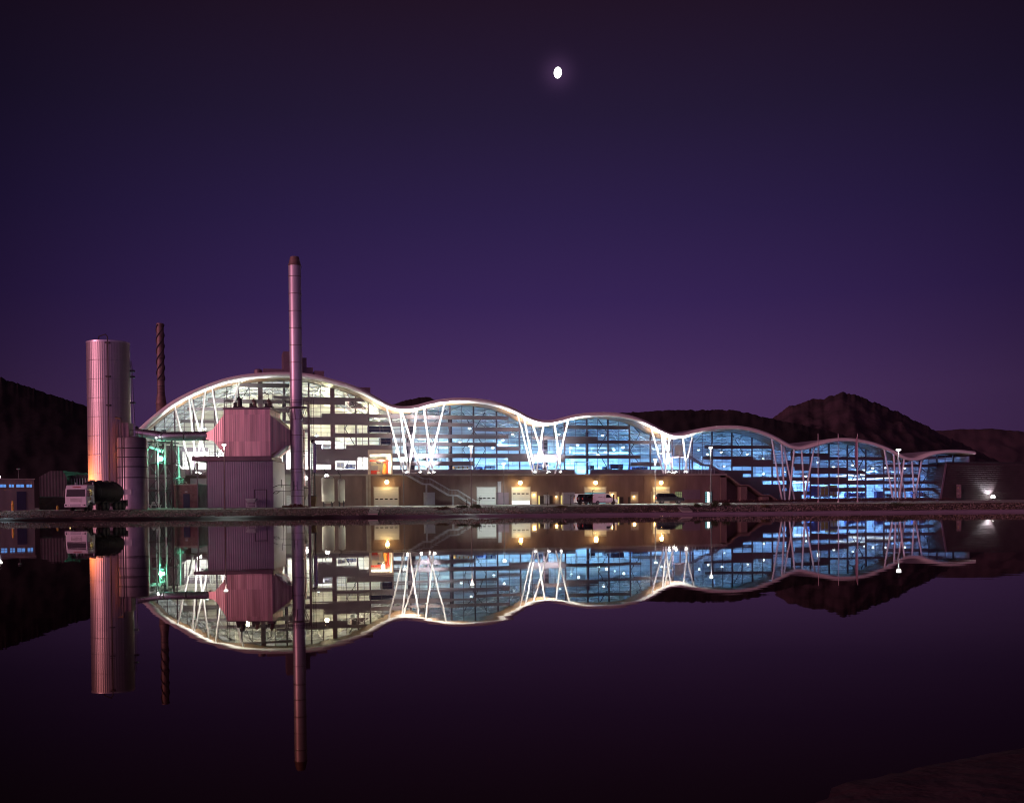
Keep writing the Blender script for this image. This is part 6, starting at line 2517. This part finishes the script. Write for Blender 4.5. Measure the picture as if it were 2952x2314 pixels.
# steel tower with the green lamp
YW = 182.0
xw = [LX(x, YW) for x in (427, 457, 477, 496)]
t = thing('steel_tower', 'open steel tower with diagonal bracing around the green lamp', 'tower', (xw[0], YW, gz(YW)))
L_ = [q - xw[0] for q in xw]
tops = [H(427, 1272, YW), H(457, 1272, YW), H(477, 1277, YW), H(496, 1282, YW)]
for i in range(4):
    for dd in (0, 4):
        m = MB()
        m.bar((L_[i], dd, 0), (L_[i], dd, tops[i]), 0.17)
        m.build('post', M_['galv'], t)
lev = [0, H(457, 1411, YW), H(457, 1377, YW), H(457, 1334, YW), tops[1] - 0.1]
for z in lev[1:]:
    m = MB()
    for dd in (0, 4):
        m.bar((L_[0], dd, z), (L_[3], dd, z), 0.14)
    for i in range(4):
        m.bar((L_[i], 0, z), (L_[i], 4, z), 0.12)
    m.build('floor_beam', M_['dark'], t)
for i in range(3):
    m = MB()
    for k in range(4):
        a, b = lev[k], lev[k + 1]
        if (i + k) % 2:
            m.bar((L_[i], 0, a), (L_[i + 1], 0, b), 0.09)
            m.bar((L_[i + 1], 4, a), (L_[i], 4, b), 0.09)
        else:
            m.bar((L_[i + 1], 0, a), (L_[i], 0, b), 0.09)
            m.bar((L_[i], 4, a), (L_[i + 1], 4, b), 0.09)
        if k < 2:
            m.bar((L_[i], 0, a), (L_[i + 1], 0, b), 0.06)
    m.build('diagonal_brace', M_['dark'], t)
m = MB()
m.box(L_[0], L_[3] + 0.3, -0.1, 4.1, lev[1] - 0.22, lev[1] - 0.08)
m.build('floor', M_['dark'], t)
gl = at(462, 1323, YW + 1.2)
gl = at(462.5, 1322, YW + 0.6)
t2 = thing('green_lamp', 'bright green lamp fixed in the open steel tower', 'lamp', gl)
m = MB()
m.lathe([(0.02, -0.4), (0.3, -0.3), (0.42, -0.08), (0.42, 0.08), (0.3, 0.3), (0.02, 0.4)], 14)
m.build('bulb', M_['e_green'], t2, smooth=True)
m = MB()
m.lathe([(0.34, 0.2), (0.1, 0.42), (0.03, 0.45)], 12)
m.bar((0, 0, 0.4), (0.3, 0.3, 0.6), 0.06)
m.build('shade', M_['dark'], t2)
lamp(t2, (0, -0.7, 0.05), 5200, (0.15, 1.0, 0.55), 0.25)
t3 = thing('sloping_pipe', 'fat sloping pipe shining green above the green lamp', 'pipe', at(425, 1284, YW + 1.5))
pq = at(470, 1300, YW + 1.5) - at(425, 1284, YW + 1.5)
m = MB()
m.tube((0, 0, 0), (pq.x, 0, pq.z), 0.33, n=16)
m.build('pipe', M_['steel'], t3, smooth=True)
m = MB()
for q in (0.15, 0.55, 0.95):
    m.tube((pq.x * q - 0.06, 0, pq.z * q + 0.02), (pq.x * q + 0.06, 0, pq.z * q - 0.02), 0.40, n=16)
m.build('flange', M_['dark'], t3)
gl = at(450, 1261.5, YW - 6)
t2 = thing('bulkhead_lamp', 'small white lamp under the polished duct above the tower', 'lamp', gl)
m = MB()
m.lathe([(0.02, -0.12), (0.14, -0.08), (0.16, 0.05), (0.05, 0.12)], 10)
m.build('bulb', M_['e_white'], t2, smooth=True)
m = MB()
m.bar((0, 0, 0.1), (0, 0.4, 0.9), 0.05)
m.build('bracket', M_['dark'], t2)
lamp(t2, (0, -0.3, -0.2), 110, (1, 1, 0.95), 0.1)
# green pump skid at the foot of the tower and pipe rack
t = thing('pump_skid', 'pump skid with pipes in green light at the foot of the tower', 'pump', (LX(441, YW), YW + 1, gz(YW)))
m = MB()
m.box(-0.9, 0.9, -0.5, 0.5, 0.45, 0.6)
for q in (-0.8, 0.7):
    m.box(q, q + 0.1, -0.4, 0.4, 0, 0.449)
m.build('frame', M_['galv'], t)
m = MB()
m.tube((-0.6, 0, 0.85), (0.5, 0, 0.85), 0.24, n=14)
m.build('motor', M_['galv'], t, smooth=True)
m = MB()
m.path([(0.5, 0, 0.85), (0.75, 0, 0.9), (0.75, 0, 2.2)], 0.08)
m.path([(0.2, 0.2, 0.9), (0.2, 0.2, 1.9)], 0.06)
m.build('pipe', M_['galv'], t)
t = thing('pipe_rack', 'tangle of pipes catching green light above the block house', 'pipes', (LX(518, 184), 184, gz(184)))
rng = random.Random(9)
for k in range(7):
    m = MB()
    z = H(518, 1378 + k * 3.2, 184)
    a = -0.9 + k * 0.1
    m.path([(a, 0.1 * k, z), (a + rng.uniform(0.8, 1.4), 0.1 * k, z + rng.uniform(-0.1, 0.5)), (a + 1.6, 0.1 * k, z + rng.uniform(-0.3, 0.2))], 0.05, 6)
    m.build('pipe', M_['galv'], t)
m = MB()
m.bar((-0.6, 0.5, 0), (-0.4, 0.5, H(518, 1376, 184)), 0.12)
m.bar((0.7, 0.5, 0), (0.6, 0.5, H(518, 1390, 184)), 0.12)
m.build('support', M_['dark'], t)
# sloping conveyor housing beside the tower
t = thing('conveyor_housing', 'sloping purple grey conveyor housing right of the steel tower', 'conveyor', (LX(512, 188), 188, gz(188)))
k8 = 188 / F
m = MB()
pz = [(H(503, 1334, 188)), H(522, 1352, 188), H(522, 1376, 188), H(503, 1364, 188)]
m.loft([(-9 * k8, 0, pz[0]), (10 * k8, 0, pz[1]), (10 * k8, 0, pz[2]), (-9 * k8, 0, pz[3])], [(-9 * k8, 2.5, pz[0]), (10 * k8, 2.5, pz[1]), (10 * k8, 2.5, pz[2]), (-9 * k8, 2.5, pz[3])])
m.build('housing', M_['beam'], t)
m = MB()
m.bar((0, 1.2, 0), (0, 1.2, pz[3]), 0.3)
m.build('leg', M_['dark'], t)

# lamps in the yard between shed and podium
for (x, y, Y, pw, lab) in ((812, 1385, 188, 1500, 'white flood lamp on the wall behind the right side of the mauve shed'), (881, 1378, 192, 500, 'white lamp behind the steel chimney at podium level'), (941.5, 1371.5, 192.5, 500, 'white lamp glaring just behind the top of the wide vessel')):
    p = at(x, y, Y)
    t = thing('yard_lamp', lab, 'lamp', p, 0, 'white lamps in the yard')
    m = MB()
    m.lathe([(0.02, -0.3), (0.24, -0.22), (0.36, 0), (0.24, 0.22), (0.02, 0.3)], 14)
    m.build('bulb', M_['e_flood'], t, smooth=True)
    m = MB()
    m.bar((0, 0, 0.25), (0, 0.8, 0.5), 0.08)
    m.build('bracket', M_['dark'], t)
    lamp(t, (0, -0.2, -0.4), pw, (1.0, 0.97, 0.88), 0.3, 165, (0, -0.1, -1), 0.2)
# handrails between shed and chimney
t = thing('gangway_railing', 'two thin handrails between the mauve shed and the chimney foot', 'railing', (LX(790, 172), 172, gz(172)))
m = MB()
for (pts) in ([(787, 1404), (802, 1398), (838, 1398)], [(787, 1421), (795, 1415), (840, 1415.5)], [(787, 1422), (798, 1422), (806, 1416)]):
    q = [(at(x, 1400, 174).x - LX(790, 172), 2, H(x, y, 174)) for x, y in pts]
    m.path(q, 0.05, 6)
m.build('rail', M_['dark'], t)
m = MB()
m.bar((1.0, 2, 0), (1.0, 2, H(802, 1398, 174)), 0.06)
m.build('post', M_['dark'], t)

# ------------------------------------------------------------------ low buildings at far left
YL = 158.0
THL = math.radians(27)
PLc = at(98.5, 1400, YL)
eL = Vector((math.cos(THL), math.sin(THL), 0))
nL = Vector((-math.sin(THL), math.cos(THL), 0))
zg2 = gz(YL)


def lb(x, y):
    r = ray(x, y)
    q = CAM + r * (nL.dot(PLc - CAM) / nL.dot(r)) - PLc
    return q.dot(eL), CAM.z + r.z * (nL.dot(PLc - CAM) / nL.dot(r)) - zg2


t = thing('low_building', 'low grey flat roofed building with a strip of blue lit windows', 'building', (PLc.x, PLc.y, zg2), THL)
a0 = lb(-130, 1400)[0]
zL = lb(90, 1382)[1]
m = MB()
m.box(a0, 0, 0, 8, -0.3, zL)
m.build('wall', M_['wallgrey'], t)
m = MB()
m.box(a0 - 0.1, 0.12, -0.12, 8.1, zL + 0.003, zL + 0.14)
m.build('roof_edge', M_['concp'], t)
for (x0, x1) in ((-40, -20), (0, 17.5), (26, 40), (47, 69), (76.5, 92)):
    q0, q1 = lb(x0, 1400)[0], lb(x1, 1400)[0]
    zc0, zc1 = lb(90, 1404)[1], lb(90, 1396)[1]
    m = MB()
    m.box(q0, q1, -0.03, -0.004, zc0, zc1)
    wo_ = m.build('window', M_['e_blue'], t)
    m = MB()
    m.box(q0 - 0.04, q1 + 0.04, -0.08, -0.004, zc0 - 0.10, zc0 - 0.004)
    m.box((q0 + q1) / 2 - 0.03, (q0 + q1) / 2 + 0.03, -0.06, -0.032, zc0, zc1)
    m.build('sill', M_['concp'], wo_)
m = MB()
m.box(lb(48, 1430)[0], lb(75.5, 1430)[0], -0.05, -0.004, -0.1, lb(62, 1416.5)[1])
m.build('door', M_['navy'], t)
YO = 176.0
t = thing('old_shed', 'dark hip roofed shed with tall slit openings behind the truck', 'shed', (0, 0, 0))
q0, q1, q2 = at(114, 1400, YO).x, at(193, 1400, YO).x, at(262, 1400, YO).x
z1, z2 = at(150, 1374, YO).z, at(165, 1357, YO).z
m = MB()
m.loft([(q0, YO, gz(YO)), (q1, YO, gz(YO)), (q1, YO, z1), ((q0 + q1) / 2 + 1.5, YO, z2), ((q0 + q1) / 2 - 0.5, YO, z2), (q0, YO, z1)],
       [(q0, YO + 12, gz(YO)), (q1, YO + 12, gz(YO)), (q1, YO + 12, z1), ((q0 + q1) / 2 + 1.5, YO + 12, z2), ((q0 + q1) / 2 - 0.5, YO + 12, z2), (q0, YO + 12, z1)])
m.build('gable_wall', M_['oldshed'], t)
m = MB()
m.box(q1 + 0.01, q2, YO + 2, YO + 10, gz(YO), at(230, 1400, YO).z)
m.box(q1 + 0.01, q2, YO + 1.6, YO + 10, at(230, 1377, YO).z, at(230, 1368, YO).z)
m.build('wing', M_['oldshed'], t)
for k in range(9):
    x = at(194 + 8 * k, 1400, YO).x
    m = MB()
    m.box(x - 0.07, x + 0.07, YO + 1.7, YO + 1.95, at(230, 1400, YO).z + 0.005, at(230, 1377, YO).z - 0.005)
    m.build('slit_post', M_['galv'], t)
m = MB()
m.box(q1 + 0.02, q2, YO + 6, YO + 6.2, at(230, 1400, YO).z + 0.005, at(230, 1377, YO).z - 0.005)
m.build('inner_wall', M_['navy'], t)
t = thing('boundary_wall', 'low brown wall behind the truck cab', 'wall', (0, 0, 0))
w0, w1 = at(113, 1440, 165).x, at(345, 1440, 165).x
m = MB()
m.box(w0, w1, 165, 165.3, gz(165), at(150, 1433, 165).z)
m.build('wall', M_['block'], t)
m = MB()
m.box(w0 - 0.05, w1 + 0.05, 164.92, 165.38, at(150, 1433, 165).z + 0.003, at(150, 1433, 165).z + 0.12)
m.build('coping', M_['concp'], t)
print('objects', len(bpy.data.objects))
